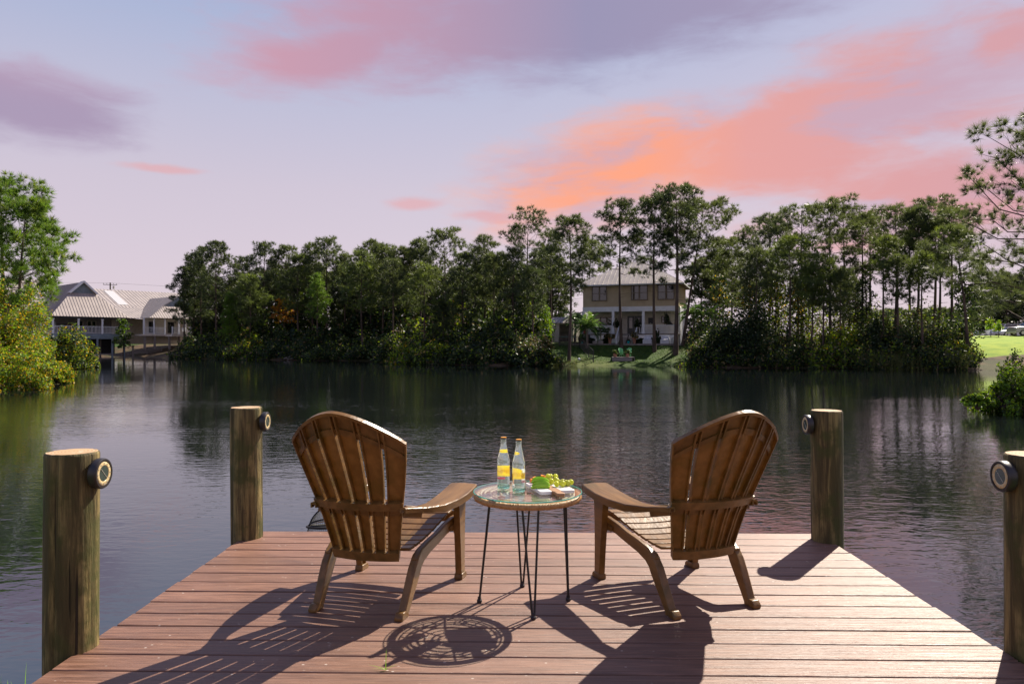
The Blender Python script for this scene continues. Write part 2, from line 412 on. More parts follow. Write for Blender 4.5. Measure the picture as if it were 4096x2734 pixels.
M['bottle_base'] = solid_glass('green_glass', (.45, .85, .70), 1.4)
M['cap'] = mat('cap_gold', (.75, .33, .03), .3); M['cap_skirt'] = mat('cap_dark', (.05, .03, .03), .35)
M['yellow'] = mat('label_yellow', (.85, .55, .01), .5, transl=(.95, .68, .02), tfac=.55)
M['red'] = mat('label_red', (.55, .03, .02), .5, transl=(.75, .05, .03), tfac=.3)
M['crimson'] = mat('label_crimson', (.42, .015, .07), .5, transl=(.6, .03, .1), tfac=.35)
M['white_lbl'] = mat('label_white', (.78, .78, .76), .5, transl=(.85, .85, .83), tfac=.45)
M['marble'] = mat('white_marble', (.78, .76, .74), .3, (.68, .66, .66), 14, bump=0)
M['boardwood'] = mat('acacia_wood', (.27, .13, .055), .5, (.36, .19, .09), 1, (90, 12, 90), obj=True)
M['grape'] = mat('green_grape', (.52, .56, .07), .2, (.60, .60, .12), 40, transl=(.85, .88, .12), tfac=.45)
M['stem'] = mat('brown_stem', (.13, .09, .03), .7)
M['apple'] = mat('apple_skin', (.30, .52, .03), .25, (.42, .62, .06), 30, transl=(.55, .9, .08), tfac=.3)
M['apple_flesh'] = mat('apple_flesh', (.72, .76, .30), .5, transl=(.8, .9, .3), tfac=.3)
M['cheese'] = mat('orange_cheese', (.85, .30, .02), .45, transl=(.9, .4, .03), tfac=.25)
M['bronze'] = mat('dark_bronze_plastic', (.022, .018, .018), .4)
M['lampring'] = mat('frosted_ring', (.50, .37, .17), .3, (.62, .50, .28), 60, obj=True)
M['solar'] = mat('solar_cell', (.045, .06, .05), .12, spec=.8)
M['silver'] = mat('silver_line', (.6, .58, .5), .35, metal=.6)
M['net'] = mat('black_netting', (.01, .01, .012), .7)
M['zip'] = mat('net_trim', (.35, .30, .18), .5)
M['grass'] = mat('grass_blade', (.10, .26, .02), .5, (.2, .36, .03), 3, transl=(.35, .65, .04), tfac=.45)
M['grass_d'] = mat('lawn_blade', (.022, .058, .007), .6, (.045, .09, .01), 3, transl=(.08, .17, .015), tfac=.3)  # darker lawn copy of the grass, tree shade put into its colour
M['bark'] = mat('pine_bark', (.050, .038, .030), .9, (.105, .074, .055), 2.2, (1, 1, .35), .9, 9, .2)
M['bark_pale'] = mat('grey_bark', (.12, .10, .085), .9, (.19, .16, .13), 2.5, (1, 1, .3), .8, 9, .2)
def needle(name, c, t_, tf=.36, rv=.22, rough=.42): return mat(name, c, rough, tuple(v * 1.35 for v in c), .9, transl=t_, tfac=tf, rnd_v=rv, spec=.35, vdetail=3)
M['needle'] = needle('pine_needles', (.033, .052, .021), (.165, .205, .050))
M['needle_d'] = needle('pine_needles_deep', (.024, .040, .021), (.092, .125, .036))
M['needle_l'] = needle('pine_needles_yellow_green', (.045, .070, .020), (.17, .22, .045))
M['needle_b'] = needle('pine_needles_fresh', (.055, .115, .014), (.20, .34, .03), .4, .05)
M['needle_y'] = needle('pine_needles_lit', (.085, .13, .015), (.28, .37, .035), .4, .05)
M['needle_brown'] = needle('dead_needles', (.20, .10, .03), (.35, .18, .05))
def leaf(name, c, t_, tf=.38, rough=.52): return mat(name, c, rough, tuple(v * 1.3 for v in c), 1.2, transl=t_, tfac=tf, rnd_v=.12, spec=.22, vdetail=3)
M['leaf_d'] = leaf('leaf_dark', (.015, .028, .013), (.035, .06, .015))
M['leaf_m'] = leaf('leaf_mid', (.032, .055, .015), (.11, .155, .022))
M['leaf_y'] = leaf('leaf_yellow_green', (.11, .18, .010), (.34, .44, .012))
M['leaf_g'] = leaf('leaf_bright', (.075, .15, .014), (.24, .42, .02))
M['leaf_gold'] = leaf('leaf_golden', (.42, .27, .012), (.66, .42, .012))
M['leaf_tan'] = leaf('leaf_tan', (.14, .105, .05), (.22, .16, .065))
M['leaf_o'] = leaf('leaf_orange', (.30, .12, .02), (.55, .24, .03))
M['palm'] = leaf('palm_leaf', (.042, .085, .028), (.12, .22, .05), .3, .25)
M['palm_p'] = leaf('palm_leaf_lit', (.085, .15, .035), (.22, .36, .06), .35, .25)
M['reed'] = leaf('reed_blade', (.11, .12, .04), (.2, .22, .06), .3, .6)
M['white'] = mat('white_paint', (.72, .74, .76), .5, (.66, .68, .70), 2)
M['cream'] = mat('cream_siding', (.60, .55, .46), .6, (.54, .49, .41), 2)
M['tan'] = mat('tan_siding', (.46, .37, .235), .6, (.41, .325, .20), 1.5)
M['taupe'] = mat('taupe_trim', (.17, .13, .095), .6)
M['trim_black'] = mat('black_trim', (.02, .02, .025), .5)
M['bluegrey'] = mat('bluegrey_paint', (.20, .25, .29), .6, (.15, .19, .22), 1.5)
M['roof'] = mat('galvalume_roof', (.41, .355, .32), .45, (.34, .295, .27), .7, (1, 1, 1), metal=.08, spec=.5)
M['seam'] = mat('roof_seam_metal', (.30, .27, .25), .45, metal=.3)
M['skylight'] = mat('skylight_sheet', (.50, .49, .49), .4)
M['pane'] = mat('window_pane', (.018, .022, .026), .04, spec=.9)
M['door'] = mat('black_door', (.022, .024, .028), .35)
M['inside'] = mat('porch_wall_shade', (.30, .28, .26), .7, (.25, .23, .22), 1.5)
M['greytimber'] = mat('grey_timber', (.24, .21, .19), .8, (.17, .15, .135), 2, (1, 1, 6), .4)
M['terracotta'] = mat('terracotta', (.42, .20, .13), .8, (.36, .17, .11), 6)
M['turq'] = mat('turquoise_glaze', (.01, .36, .38), .3)
M['umbrella'] = mat('red_canvas', (.33, .012, .02), .8)
M['stone'] = mat('pale_stone', (.45, .41, .37), .85, (.36, .33, .3), 6)
M['cover'] = mat('white_cover', (.60, .60, .62), .7, (.5, .5, .53), 4)
M['greensheet'] = mat('green_table_top', (.10, .28, .22), .5)
M['carwhite'] = mat('white_car_paint', (.70, .71, .72), .25, coat=.6)
M['carsilver'] = mat('grey_car_paint', (.30, .30, .32), .28, metal=.35, coat=.6)
M['tyre'] = mat('tyre_rubber', (.015, .015, .016), .8); M['rim'] = mat('wheel_rim', (.45, .45, .46), .3, metal=.7)
M['carglass'] = mat('car_glass', (.015, .017, .02), .05, spec=.9)
M['lens'] = mat('lamp_lens', (.6, .58, .55), .1); M['red_lamp'] = mat('red_lamp', (.4, .01, .01), .2)
M['kayak'] = mat('red_kayak', (.35, .05, .04), .4); M['kayak_w'] = mat('pale_board', (.55, .58, .6), .4)

# ------------------------------------------------------------------ terrain and water
WZ = -0.87
def W2(px, D):
    p = P(px, 1376, D); return (p.x, p.y)
SHORE = [W2(*q) for q in ((-900, 24), (-400, 31), (0, 34), (150, 35.5), (262, 38.2), (262, 42), (240, 50), (262, 58), (352, 65), (330, 74), (250, 90), (140, 112), (90, 128),
        (110, 141), (330, 144), (480, 139), (570, 124), (600, 113), (740, 106), (887, 101), (1136, 95), (1481, 91), (1560, 82), (1649, 76), (1900, 72), (2188, 70),
        (2451, 71.5), (2724, 70), (2800, 66), (3000, 64), (3291, 63), (3512, 60.5), (3856, 59), (4150, 57), (4600, 48), (4560, 36), (4330, 27), (4180, 22.5), (4330, 17), (5200, 11))]
SHORE += [(14, 2.62), (-22, 2.62)]
SH = np.array(SHORE)
def shore_dist(x, y):
    """signed distance to the pond edge, positive on land"""
    x = np.atleast_1d(np.asarray(x, float)); y = np.atleast_1d(np.asarray(y, float))
    best = np.full(x.shape, 1e9); ins = np.zeros(x.shape, bool)
    for i in range(len(SH)):
        ax, ay = SH[i]; bx, by = SH[(i + 1) % len(SH)]
        vx, vy = bx - ax, by - ay
        tt = np.clip(((x - ax) * vx + (y - ay) * vy) / (vx * vx + vy * vy), 0, 1)
        best = np.minimum(best, np.hypot(x - ax - tt * vx, y - ay - tt * vy))
        c = ((ay > y) != (by > y))
        with np.errstate(divide='ignore', invalid='ignore'):
            xi = ax + (y - ay) * vx / (vy if vy != 0 else 1e-9)
        ins ^= c & (x < xi)
    return np.where(ins, -best, best)
def ground_z(x, y):
    d = shore_dist(x, y); x = np.atleast_1d(x); y = np.atleast_1d(y)
    s_ = np.clip(d / 11, 0, 1); s_ = s_ * s_ * (3 - 2 * s_) * .6 + s_ * .4
    z = np.where(d > 0, WZ - .06 + .18 * np.clip(d / .5, 0, 1) + 2.0 * s_ + .026 * np.clip(d - 11, 0, 46), WZ - .06 - np.clip(-d * .25, 0, 1.6))
    z = z + np.where(d > 0, .10 * np.sin(x * .55 + 1.3) * np.sin(y * .47) * np.clip(d / 4, 0, 1), 0)
    near = (y < 2.66) & (d > -.5)
    return np.where(near, -.17, z)
def gz(x, y): return float(ground_z([x], [y])[0])
def on_ground(px, D):
    x, y = W2(px, D); return Vector((x, y, gz(x, y)))

xs = np.unique(np.concatenate([np.arange(-130, 130.1, 2.0), [-4000, -1800, -800, -400, -250, -180, 180, 250, 400, 800, 1800, 4000]]))
ys = np.unique(np.concatenate([np.arange(4, 232, 2.0), [-3000, -800, -200, -60, -20, -6, 0, 1.5, 2.60, 2.66, 3.2, 250, 300, 400, 700, 1500, 4000]]))
GX, GY = np.meshgrid(xs, ys)
GZ = ground_z(GX.ravel(), GY.ravel())
V = np.stack([GX.ravel(), GY.ravel(), GZ], 1)
nx, ny = len(xs), len(ys)
idx = np.arange(nx * ny).reshape(ny, nx)
Fq = np.stack([idx[:-1, :-1].ravel(), idx[:-1, 1:].ravel(), idx[1:, 1:].ravel(), idx[1:, :-1].ravel()], 1)
me = bpy.data.meshes.new('ground'); me.from_pydata(V.tolist(), [], Fq.tolist()); me.materials.append(M['ground']); me.shade_smooth()
# lawn zones: house garden and the mown field on the right
def zone(x, y, field=False):
    px = np.array([0.0]); v = np.stack([x - CAM.x, y - CAM.y], 1)
    D = v @ np.array([FWD.x, FWD.y]); X = v @ np.array([RGT.x, RGT.y])
    with np.errstate(divide='ignore', invalid='ignore'): px = np.where(D > 1, 2048 + F * X / D, -9e9)
    if field: return ((px > 3700) & (D > 56) & (D < 150)).astype(float)
    g = ((px > 2170) & (px < 2790) & (D > 66) & (D < 104)).astype(float)
    g = np.maximum(g, ((px > 3790) & (D > 62) & (D < 108)).astype(float))
    g = np.maximum(g, (D > 150) * .8)
    return np.maximum(g, (y < 2.7).astype(float))
at_ = me.attributes.new('lawn', 'FLOAT', 'POINT'); at_.data.foreach_set('value', zone(V[:, 0], V[:, 1]).astype(np.float32))
at_ = me.attributes.new('field', 'FLOAT', 'POINT'); at_.data.foreach_set('value', zone(V[:, 0], V[:, 1], True).astype(np.float32))
tag(link('ground', me), kind='structure')
b = MB(); b.add([(-170, -30, WZ), (170, -30, WZ), (170, 175, WZ), (-170, 175, WZ)], [(0, 1, 2, 3)])
tag(b.build('water', M['water']), kind='structure')

# ------------------------------------------------------------------ plant generators
def unit(a): return a / np.maximum(np.linalg.norm(a, axis=-1, keepdims=True), 1e-9)
def tuft_tris(p, d, size, K, wdt, rng, spread=.62):
    """needle bunches: K slender triangles round each direction"""
    N = len(p); dd = unit(d[:, None, :] + rng.normal(0, spread, (N, K, 3)))
    L = size[:, None, None] * rng.uniform(.65, 1.1, (N, K, 1))
    side = unit(np.cross(dd, rng.normal(0, 1, (N, K, 3)))) * wdt
    o = p[:, None, :] + dd * (L * .06)
    return np.stack([o - side, o + side, o + dd * L], 2).reshape(-1, 3)
def leaf_quads(p, size, rng, nrm=None, asp=.6):
    N = len(p); n = unit(rng.normal(0, 1, (N, 3)) + (nrm if nrm is not None else 0))
    a = unit(np.cross(n, rng.normal(0, 1, (N, 3)))); c = np.cross(n, a); s = (size * rng.uniform(.6, 1.25, N))[:, None]
    return np.stack([p - a * s, p - c * s * asp + a * s * .1, p + a * s, p + c * s * asp + a * s * .1], 1).reshape(-1, 3)

def pine(name, loc, H, Rc, cb, kind, mats, rng, tuft=.42, K=16, wdt=.016, dens=1.0, lean=(0, 0), label=None, group=None, rt=None, bark='bark', parent=None, cat='tree', dead=.0, nb=None, pad=.5):
    """trunk + limbs as one part, crown as another; returns crown triangles when parent is 'mass'"""
    mb = MB(); rt = rt or .011 * H + .03
    bend = rng.normal(0, .012, 2) * H
    def tr(f): return np.array([lean[0] * f + bend[0] * math.sin(f * 3.0), lean[1] * f + bend[1] * math.sin(f * 2.6), H * f])
    fs = np.linspace(0, 1, 9)
    mb.tube([tr(f) - (np.array([0, 0, .3]) if f == 0 else 0) for f in fs], [rt * (1.35 if f == 0 else (1 - f) ** .8 * .95 + .07) for f in fs], 8)
    tp, td, ts = [], [], []
    nb = nb or int((11 + 2.5 * H * (1 - cb)) if kind == 'tall' else (12 + 3.0 * H * (1 - cb)))
    for k in range(nb):
        f = ((k + rng.uniform(0, 1)) / nb) ** (.85 if kind != 'tall' else .72)
        h = cb + (1 - cb) * f * .985
        if kind == 'young': r = Rc * (1 - f) ** .75 * (.5 + .5 * min(1, f * 5)) + .12
        elif kind == 'tall': r = Rc * math.sqrt(max(.02, 1 - f ** 2.6)) * (.45 + .55 * min(1, f * 1.7))
        else: r = Rc * (max(.0, 1 - f ** 1.7)) ** .62 * (.62 + .38 * min(1, f * 3)) + .2
        r *= rng.uniform(.62, 1.12)
        a = k * 2.39996 + rng.uniform(-.5, .5)
        e0 = -.12 + .95 * f ** 1.3 + rng.uniform(-.15, .2)
        p0 = tr(h); out = np.array([math.cos(a), math.sin(a), 0.0])
        pts = [p0]
        for j in range(1, 5):
            q = j / 4
            pts.append(p0 + out * r * q * math.cos(e0 * .6) + np.array([0, 0, r * (math.sin(e0) * q + .22 * q * q)]) + rng.normal(0, .04 * r, 3))
        rb = max(.012, rt * .28 * (1 - .6 * f)) * min(1, r / 2 + .3)
        mb.tube(pts, [rb, rb * .8, rb * .6, rb * .42, rb * .22], 4, False)
        npad = 1 + int(r / .85 + rng.uniform(0, .9))                 # foliage sits in pads towards the limb ends
        for j in range(npad):
            q = 1.0 if j == 0 else rng.uniform(.42, .97); i0 = min(3, int(q * 4)); c0 = pts[i0] + (pts[i0 + 1] - pts[i0]) * (q * 4 - i0)
            sd_ = np.array([-out[1], out[0], 0]) * rng.uniform(-.55, .55) * r * (1.25 - q) * 1.3 + np.array([0, 0, rng.uniform(-.05, .3)])
            pc_ = c0 + (sd_ if j else 0); pr_ = pad * rng.uniform(.75, 1.25)
            if j: mb.tube([c0 - (pts[i0 + 1] - pts[i0]) * .5, pc_], [rb * .3, rb * .15], 3, False)
            nt = max(3, int(6.5 * dens * (pr_ / .45) ** 2))
            o_ = unit(rng.normal(0, 1, (nt, 3)) + np.array([0, 0, .35])) * rng.uniform(.25, 1, (nt, 1)) ** .6 * np.array([1, 1, .75]) * pr_
            tp += list(pc_ + o_); td += list(unit(o_ / pr_ + out * .25 + np.array([0, 0, .45]))); ts += list(tuft * rng.uniform(.75, 1.2, nt))
    top = tr(1.0)
    for _ in range(5):
        tp.append(top + rng.normal(0, .15, 3)); td.append(np.array([0, 0, 1.0])); ts.append(tuft)
    for k in range(int(dead * 10)):                               # bare stubs under the crown
        h = rng.uniform(cb * .45, cb); a = rng.uniform(0, 6.28); L = rng.uniform(.4, 1.5)
        p0 = tr(h); mb.tube([p0, p0 + np.array([math.cos(a) * L, math.sin(a) * L, rng.uniform(-.1, .35)])], [.02, .006], 3, False)
    tp, td, ts = np.array(tp), np.array(td), np.array(ts)
    T = tuft_tris(tp, td, ts, K, wdt, rng)
    nf = len(T) // 3
    mi = np.repeat(rng.choice(len(mats), len(tp), p=[.74] + [.26 / (len(mats) - 1)] * (len(mats) - 1) if len(mats) > 1 else [1]), K)
    if parent == 'mass': return mb, T, mi
    root = empty(name, loc, 0, label, cat, group)
    mb.build('trunk', M[bark], root, smooth=True, recalc=False)
    link('crown', np_mesh('crown', T, 3, nf, [M[m_] for m_ in mats], mi), root)
    return root

def bush_points(n, rad, rng, nclump=26, cl=.34, low=.0):
    """leaf positions gathered in clumps over the upper shell of an ellipsoid"""
    c = unit(rng.normal(0, 1, (nclump, 3))); c[:, 2] = np.abs(c[:, 2]) * (1 + low) - low
    c = c * rng.uniform(.35, 1.12, (nclump, 1)) ** .8
    k = rng.integers(0, nclump, n)
    q = c[k] + unit(rng.normal(0, 1, (n, 3))) * (rng.uniform(0, 1, (n, 1)) ** .5 * cl)
    q[:, 2] = np.abs(q[:, 2])
    return q * np.array(rad), unit(q)
def shrub(name, loc, rad, n, size, mats, probs, rng, label, group=None, nclump=26, cl=.34, stems=5, cat='shrub', asp=.6):
    root = empty(name, loc, 0, label, cat, group)
    p, nr = bush_points(n, rad, rng, nclump, cl)
    link('foliage', np_mesh('foliage', leaf_quads(p, np.full(n, size), rng, nr * .5 + np.array([0, 0, .4]), asp), 4, n, [M[m_] for m_ in mats], rng.choice(len(mats), n, p=probs)), root)
    mb = MB()
    for k in range(stems):
        a = rng.uniform(0, 6.28); e = np.array([math.cos(a) * rad[0] * .6, math.sin(a) * rad[1] * .6, rad[2] * rng.uniform(.6, .85)])
        mb.tube([np.array([0, 0, -.15]), e * .45 + rng.normal(0, .05, 3) * rad[2], e], [.02 + .012 * rad[2], .015 + .006 * rad[2], .008], 4, False)
    mb.build('stem', M['bark'], root, recalc=False)
    return root

# ------------------------------------------------------------------ dock
XL, XR, YF, PITCH = -1.79, 1.915, 4.752, .146
dock = empty('wooden_dock', (0, 0, 0), 0, 'red-brown plank dock reaching out over the pond under the two brown chairs', 'dock')
pw = PITCH - .0095
prof = [(-pw / 2, -.024), (-pw / 2, -.005), (-pw / 2 + .0015, -.0015), (-pw / 2 + .005, 0), (pw / 2 - .005, 0), (pw / 2 - .0015, -.0015), (pw / 2, -.005), (pw / 2, -.024)]
pm = MB(); pm.loft([[(XL, y, z) for y, z in prof], [(XR, y, z) for y, z in prof]])
p0 = None
for k in range(37):
    y = YF - PITCH * (k + .5); jx = rnd.uniform(-.006, .006)
    if p0 is None: p0 = pm.build('plank', M['plank'], dock); o = p0
    else: o = share('plank', p0, dock)
    o.location = (jx, y, rnd.uniform(-.0012, .0008)); o.rotation_euler = (0, 0, rnd.uniform(-.0006, .0006))
for x in (XL + .02, -1.2, -.6, 0, .6, 1.2, XR - .02):
    mb = MB(); mb.box((x, YF - 2.75, -.12), (.04, 5.4, .185)); mb.build('joist', M['joist'], dock)
mb = MB(); mb.box(((XL + XR) / 2, YF - .045, -.122), (XR - XL - .09, .04, .18)); mb.build('rim_board', M['joist'], dock)

def piling(cx, cy, r, top, label, lean=(0, 0), seed=1):
    root = empty('wooden_piling', (cx, cy, 0), 0, label, 'piling', 'round timber pilings at the dock')
    rng = np.random.default_rng(seed); n = 44; rings = []
    ph = rng.uniform(0, 6.28, 6)
    crk = rng.uniform(0, 6.28, 7); cw = rng.uniform(.05, .15, 7)
    zs = np.linspace(-1.9, top - .012, 26)
    def rad(a, z):
        v = r * (1 + .012 * math.sin(2 * a + ph[0] + z) + .010 * math.sin(3 * a + ph[1] - z * 2.2) + .006 * math.sin(7 * a + ph[2] + 3 * z) + .012 * math.sin(z * 4 + ph[3] + a))
        for q, c in zip(crk, cw):
            d = abs((a - q - .05 * math.sin(z * 3 + q) + math.pi) % (2 * math.pi) - math.pi)
            if d < c: v -= .013 * (1 - d / c) * (.4 + .6 * abs(math.sin(z * 1.7 + q)))
        return v
    for z in list(zs) + [top - .004, top]:
        ins = 0 if z < top - .01 else (.002 if z < top - .002 else .007)
        rings.append([(math.cos(a) * (rad(a, z) - ins) + lean[0] * z, math.sin(a) * (rad(a, z) - ins) + lean[1] * z, z) for a in [2 * math.pi * k / n for k in range(n)]])
    mb = MB(); mb.loft(rings, False); mb.build('post', M['pile'], root, smooth=60)
    mb = MB(); cap = rings[-1]; c = (lean[0] * top, lean[1] * top, top + .002)
    inner = [tuple(np.array(p) * .55 + np.array(c) * .45) for p in cap]
    mb.add(cap + inner + [c], [(k, (k + 1) % n, n + (k + 1) % n, n + k) for k in range(n)] + [(n + k, n + (k + 1) % n, 2 * n) for k in range(n)])
    mb.build('end_grain', M['endgrain'], root)
    return root
def lamp(px_, py_, pz, sx, label):
    """round solar light, its face turned along sx (+1 or -1 in x)"""
    root = empty('solar_light', (px_, py_, pz), 0, label, 'solar light', 'round solar lights on the pilings')
    Mx = Matrix.Rotation(sx * math.pi / 2, 4, 'Y')
    mb = MB(); mb.lathe([(.046, 0), (.058, .004), (.0615, .012), (.0615, .034), (.058, .040), (.050, .0405), (.049, .036), (.0, .036)], 40, Mx, True); mb.build('housing', M['bronze'], root, smooth=35)
    mb = MB(); mb.lathe([(.049, .0362), (.047, .0385), (.036, .039), (.0325, .0385), (.031, .0362)], 40, Mx, False); mb.build('light_ring', M['lampring'], root, smooth=50)
    mb = MB(); mb.lathe([(.0315, .0362), (.0315, .0378), (.0001, .0382)], 32, Mx, False); mb.build('solar_panel', M['solar'], root)
    for k in range(12):
        a = k * math.pi / 6
        mb = MB(); mb.lathe([(.0028, .0385), (.0028, .0402), (.0001, .0406)], 6, Mx @ Matrix.Translation((.0415 * math.cos(a), .0415 * math.sin(a), 0)), False)
        mb.build('diode', M['silver'], root)
    mb = MB(); d = Mx.to_3x3() @ Vector((0, 0, .0388)); u = Mx.to_3x3() @ Vector((.021, .021, 0)); mb.bar(d - u, d + u, .0018, .0012, (sx, 0, 0)); mb.build('grid_line', M['silver'], root)
    mb = MB(); mb.box((-sx * .012, 0, 0), (.03, .03, .05)); mb.build('mounting_bracket', M['bronze'], root, bevel=.003)
piling(-1.842, 2.915, .0985, .792, 'nearest greenish timber piling at the left edge of the dock', (0.001, 0), 3)
piling(-1.775, 4.60, .0985, .826, 'brown timber piling at the far left corner of the dock', (-.004, 0), 5)
piling(1.898, 4.585, .0945, .814, 'knotty timber piling at the far right corner of the dock', (-.012, 0), 8)
piling(2.018, 2.915, .099, .792, 'dark timber piling cut off by the right edge of the photo', (0, 0), 12)
lamp(-1.842 + .1005, 2.905, .706, 1, 'round solar light on the nearest left piling, amber ring facing the dock')
lamp(-1.775 + .0985, 4.59, .735, 1, 'round solar light on the far left corner piling')
lamp(1.889 - .0975, 4.575, .725, -1, 'round solar light on the far right corner piling')
lamp(2.018 - .1015, 2.905, .706, -1, 'round solar light on the right piling at the edge of the photo')

# ------------------------------------------------------------------ adirondack chairs
def make_chair(name, m, label, loc, rz, group):
    root = empty(name, loc, rz, label, 'chair', group)
    TT = np.array([0, .14, .30, .37, .42, .55, .7, .85, 1.0])
    VV = np.array([-.212, -.243, -.281, -.303, -.318, -.360, -.413, -.470, -.535])
    ZZ = np.array([.240, .335, .443, .492, .526, .614, .718, .826, .950])
    WW = np.array([.160, .175, .196, .207, .215, .236, .258, .276, .278])
    def half(t): return float(np.interp(t, TT, WW))
    def drop(q): return .145 * abs(q) ** 1.75
    def tmax(q): return float(np.interp(.950 - drop(q), ZZ, TT))
    def B(q, t, n=0.0, dxx=0.0):
        """surface of the back: q across -1..1, t upwards, n metres out of its rear side"""
        wv = half(t); v = float(np.interp(t, TT, VV)); z = float(np.interp(t, TT, ZZ))
        x = q * wv + dxx; v += .075 * (x / .26) ** 2
        sl = .42; nx_, nv_, nz_ = -.5 * x / .26 * .55, -math.cos(sl), -math.sin(sl) * 1.0
        k = n / math.sqrt(nx_ ** 2 + nv_ ** 2 + nz_ ** 2)
        return Vector((x - nx_ * k * -1 * -1, v + nv_ * k, z + nz_ * k))
    for i in range(6):
        qa, qb = -1 + i / 3, -1 + (i + 1) / 3
        ga = .0 if i == 0 else .0066; gb = .0 if i == 5 else .0066
        rings = []
        for j in range(25):
            f = j / 24
            ta, tb = .0 + f * (tmax(qa) - .012), .0 + f * (tmax(qb) - .012)
            def pt(side, e, n): return B(qa, ta, n, ga + e) if side == 0 else B(qb, tb, n, -gb - e)
            mid_ = lambda n: B((qa + qb) / 2, (ta + tb) / 2 + (.012 if j == 24 else 0), n)
            rings.append([pt(0, 0, 0), mid_(0), pt(1, 0, 0), pt(1, 0, .023), pt(1, .0058, .023), pt(1, .0062, .006), mid_(.006), pt(0, .0062, .006), pt(0, .0058, .023), pt(0, 0, .023)])
        mb = MB(); mb.loft(rings); mb.build('back_slat', m, root, smooth=35)
    def band(name_, tl, th_, n0, n1, N=25):
        rings = []
        for j in range(N):
            q = -1 + 2 * j / (N - 1); a, c = tl(q), th_(q)
            rings.append([B(q, a, n0), B(q, c, n0), B(q, c, n1), B(q, a, n1)])
        mb = MB(); mb.loft(rings); return mb.build(name_, m, root, smooth=35)
    band('top_panel', lambda q: tmax(q) - .118, lambda q: tmax(q) - .013, -.0015, .0045)
    band('top_rail', lambda q: tmax(q) - .128, lambda q: tmax(q) - .095, .001, .014)
    band('top_lip', lambda q: tmax(q) - .022, lambda q: tmax(q) - .004, .001, .022)
    band('lumbar_rail', lambda q: .372, lambda q: .425, -.002, .034)
    band('lumbar_web', lambda q: .318, lambda q: .368, -.0015, .012)
    band('bottom_rail', lambda q: .0, lambda q: .062, -.002, .030)
    # seat
    pv = [.352, .345, .28, .215, .15, .085, .02, -.045, -.11, -.175]; pz = [.318, .352, .346, .334, .320, .307, .296, .288, .283, .282]
    for k in range(1, 9):
        v1, v0, z1, z0 = pv[k], pv[k + 1], pz[k], pz[k + 1]
        w1 = .232 - .03 * (k - 1) / 8; w0 = .232 - .03 * k / 8
        g_ = .0075; rings = []
        for q in np.linspace(-1, 1, 9):
            dip = -.010 * (1 - q * q)
            rings.append([(q * w1, v1 - g_, z1 + dip), (q * w0, v0 + g_, z0 + dip), (q * w0, v0 + g_, z0 + dip - .013), (q * w1, v1 - g_, z1 + dip - .013)])
        mb = MB(); mb.loft(rings); mb.build('seat_slat', m, root, bevel=.003)
    mb = MB(); mb.loft([[(q * .236, .350, .346 - .01 * (1 - q * q)), (q * .236, .366, .325), (q * .236, .366, .27 + .02 * q * q), (q * .236, .352, .27 + .02 * q * q)] for q in np.linspace(-1, 1, 9)])
    mb.build('seat_front', m, root, bevel=.004)
    for s in (-1, 1):
        def sweep(pts, name_, bev=.006):
            rings = []
            for i, (v, z, u, wd, th_) in enumerate(pts):
                a, c = pts[max(i - 1, 0)], pts[min(i + 1, len(pts) - 1)]
                d = Vector((0, c[0] - a[0], c[1] - a[1])).normalized(); nn = Vector((0, -d.z, d.y))
                ctr = Vector((s * u, v, z))
                rings.append([ctr + nn * wd / 2 + Vector((th_ / 2, 0, 0)), ctr + nn * wd / 2 - Vector((th_ / 2, 0, 0)), ctr - nn * wd / 2 - Vector((th_ / 2, 0, 0)), ctr - nn * wd / 2 + Vector((th_ / 2, 0, 0))])
            mb = MB(); mb.loft(rings); return mb.build(name_, m, root, bevel=bev)
        sweep([(.335, .285, .252, .085, .026), (.27, .298, .252, .062, .028), (.18, .288, .246, .056, .028), (.08, .268, .240, .056, .028), (-.02, .252, .232, .060, .030), (-.10, .232, .226, .070, .032), (-.15, .200, .222, .078, .034)], 'side_rail')
        leg = sweep([(-.085, .250, .224, .030, .034), (-.125, .222, .223, .066, .037), (-.165, .175, .221, .074, .039), (-.200, .125, .219, .066, .039), (-.238, .07, .216, .055, .038), (-.270, .02, .213, .048, .037), (-.276, .0, .213, .050, .037)], 'leg')
        mb = MB(); mb.loft([[(s * .213 - .02, v, z), (s * .213 + .02, v, z), (s * .213 + .02, v + dv, z), (s * .213 - .02, v + dv, z)] for v, z, dv in ((-.33, 0, .05), (-.33, .016, .05), (-.312, .034, .03))])
        o = mb.build('foot', m, leg, bevel=.004)
        # front leg: a channel section, wide at the arm and tapering to the deck
        rings = []
        for z, vc, wd, u in ((0, .318, .058, .284), (.03, .317, .056, .284), (.15, .306, .066, .286), (.28, .292, .084, .289), (.38, .282, .102, .292), (.462, .272, .125, .296)):
            t_ = .009; e = s * .017; x0 = s * u
            fr, bk = vc + wd / 2, vc - wd / 2
            ring_ = [(x0 + e, bk), (x0 + e, fr), (x0 - e, fr), (x0 - e, fr - t_), (x0 + e - s * t_, fr - t_), (x0 + e - s * t_, bk + t_), (x0 - e, bk + t_), (x0 - e, bk)]
            rings.append([(x, v, z) for x, v in ring_])
        mb = MB(); mb.loft(rings); leg = mb.build('leg', m, root, bevel=.002)
        mb = MB(); mb.loft([[(s * .284 - .022, v, z), (s * .284 + .022, v, z), (s * .284 + .022, v + dv, z), (s * .284 - .022, v + dv, z)] for v, z, dv in ((.283, 0, .082), (.283, .014, .082), (.288, .03, .06))])
        mb.build('foot', m, leg, bevel=.004)
        mb = MB(); mb.prism([(.325, .31), (.325, .19), (.30, .225), (.262, .262), (.21, .268), (.20, .29)], .012, Matrix(((0, 0, 1, s * .266 - .006), (1, 0, 0, 0), (0, 1, 0, 0), (0, 0, 0, 1))))
        mb.build('gusset', m, root, bevel=.002)
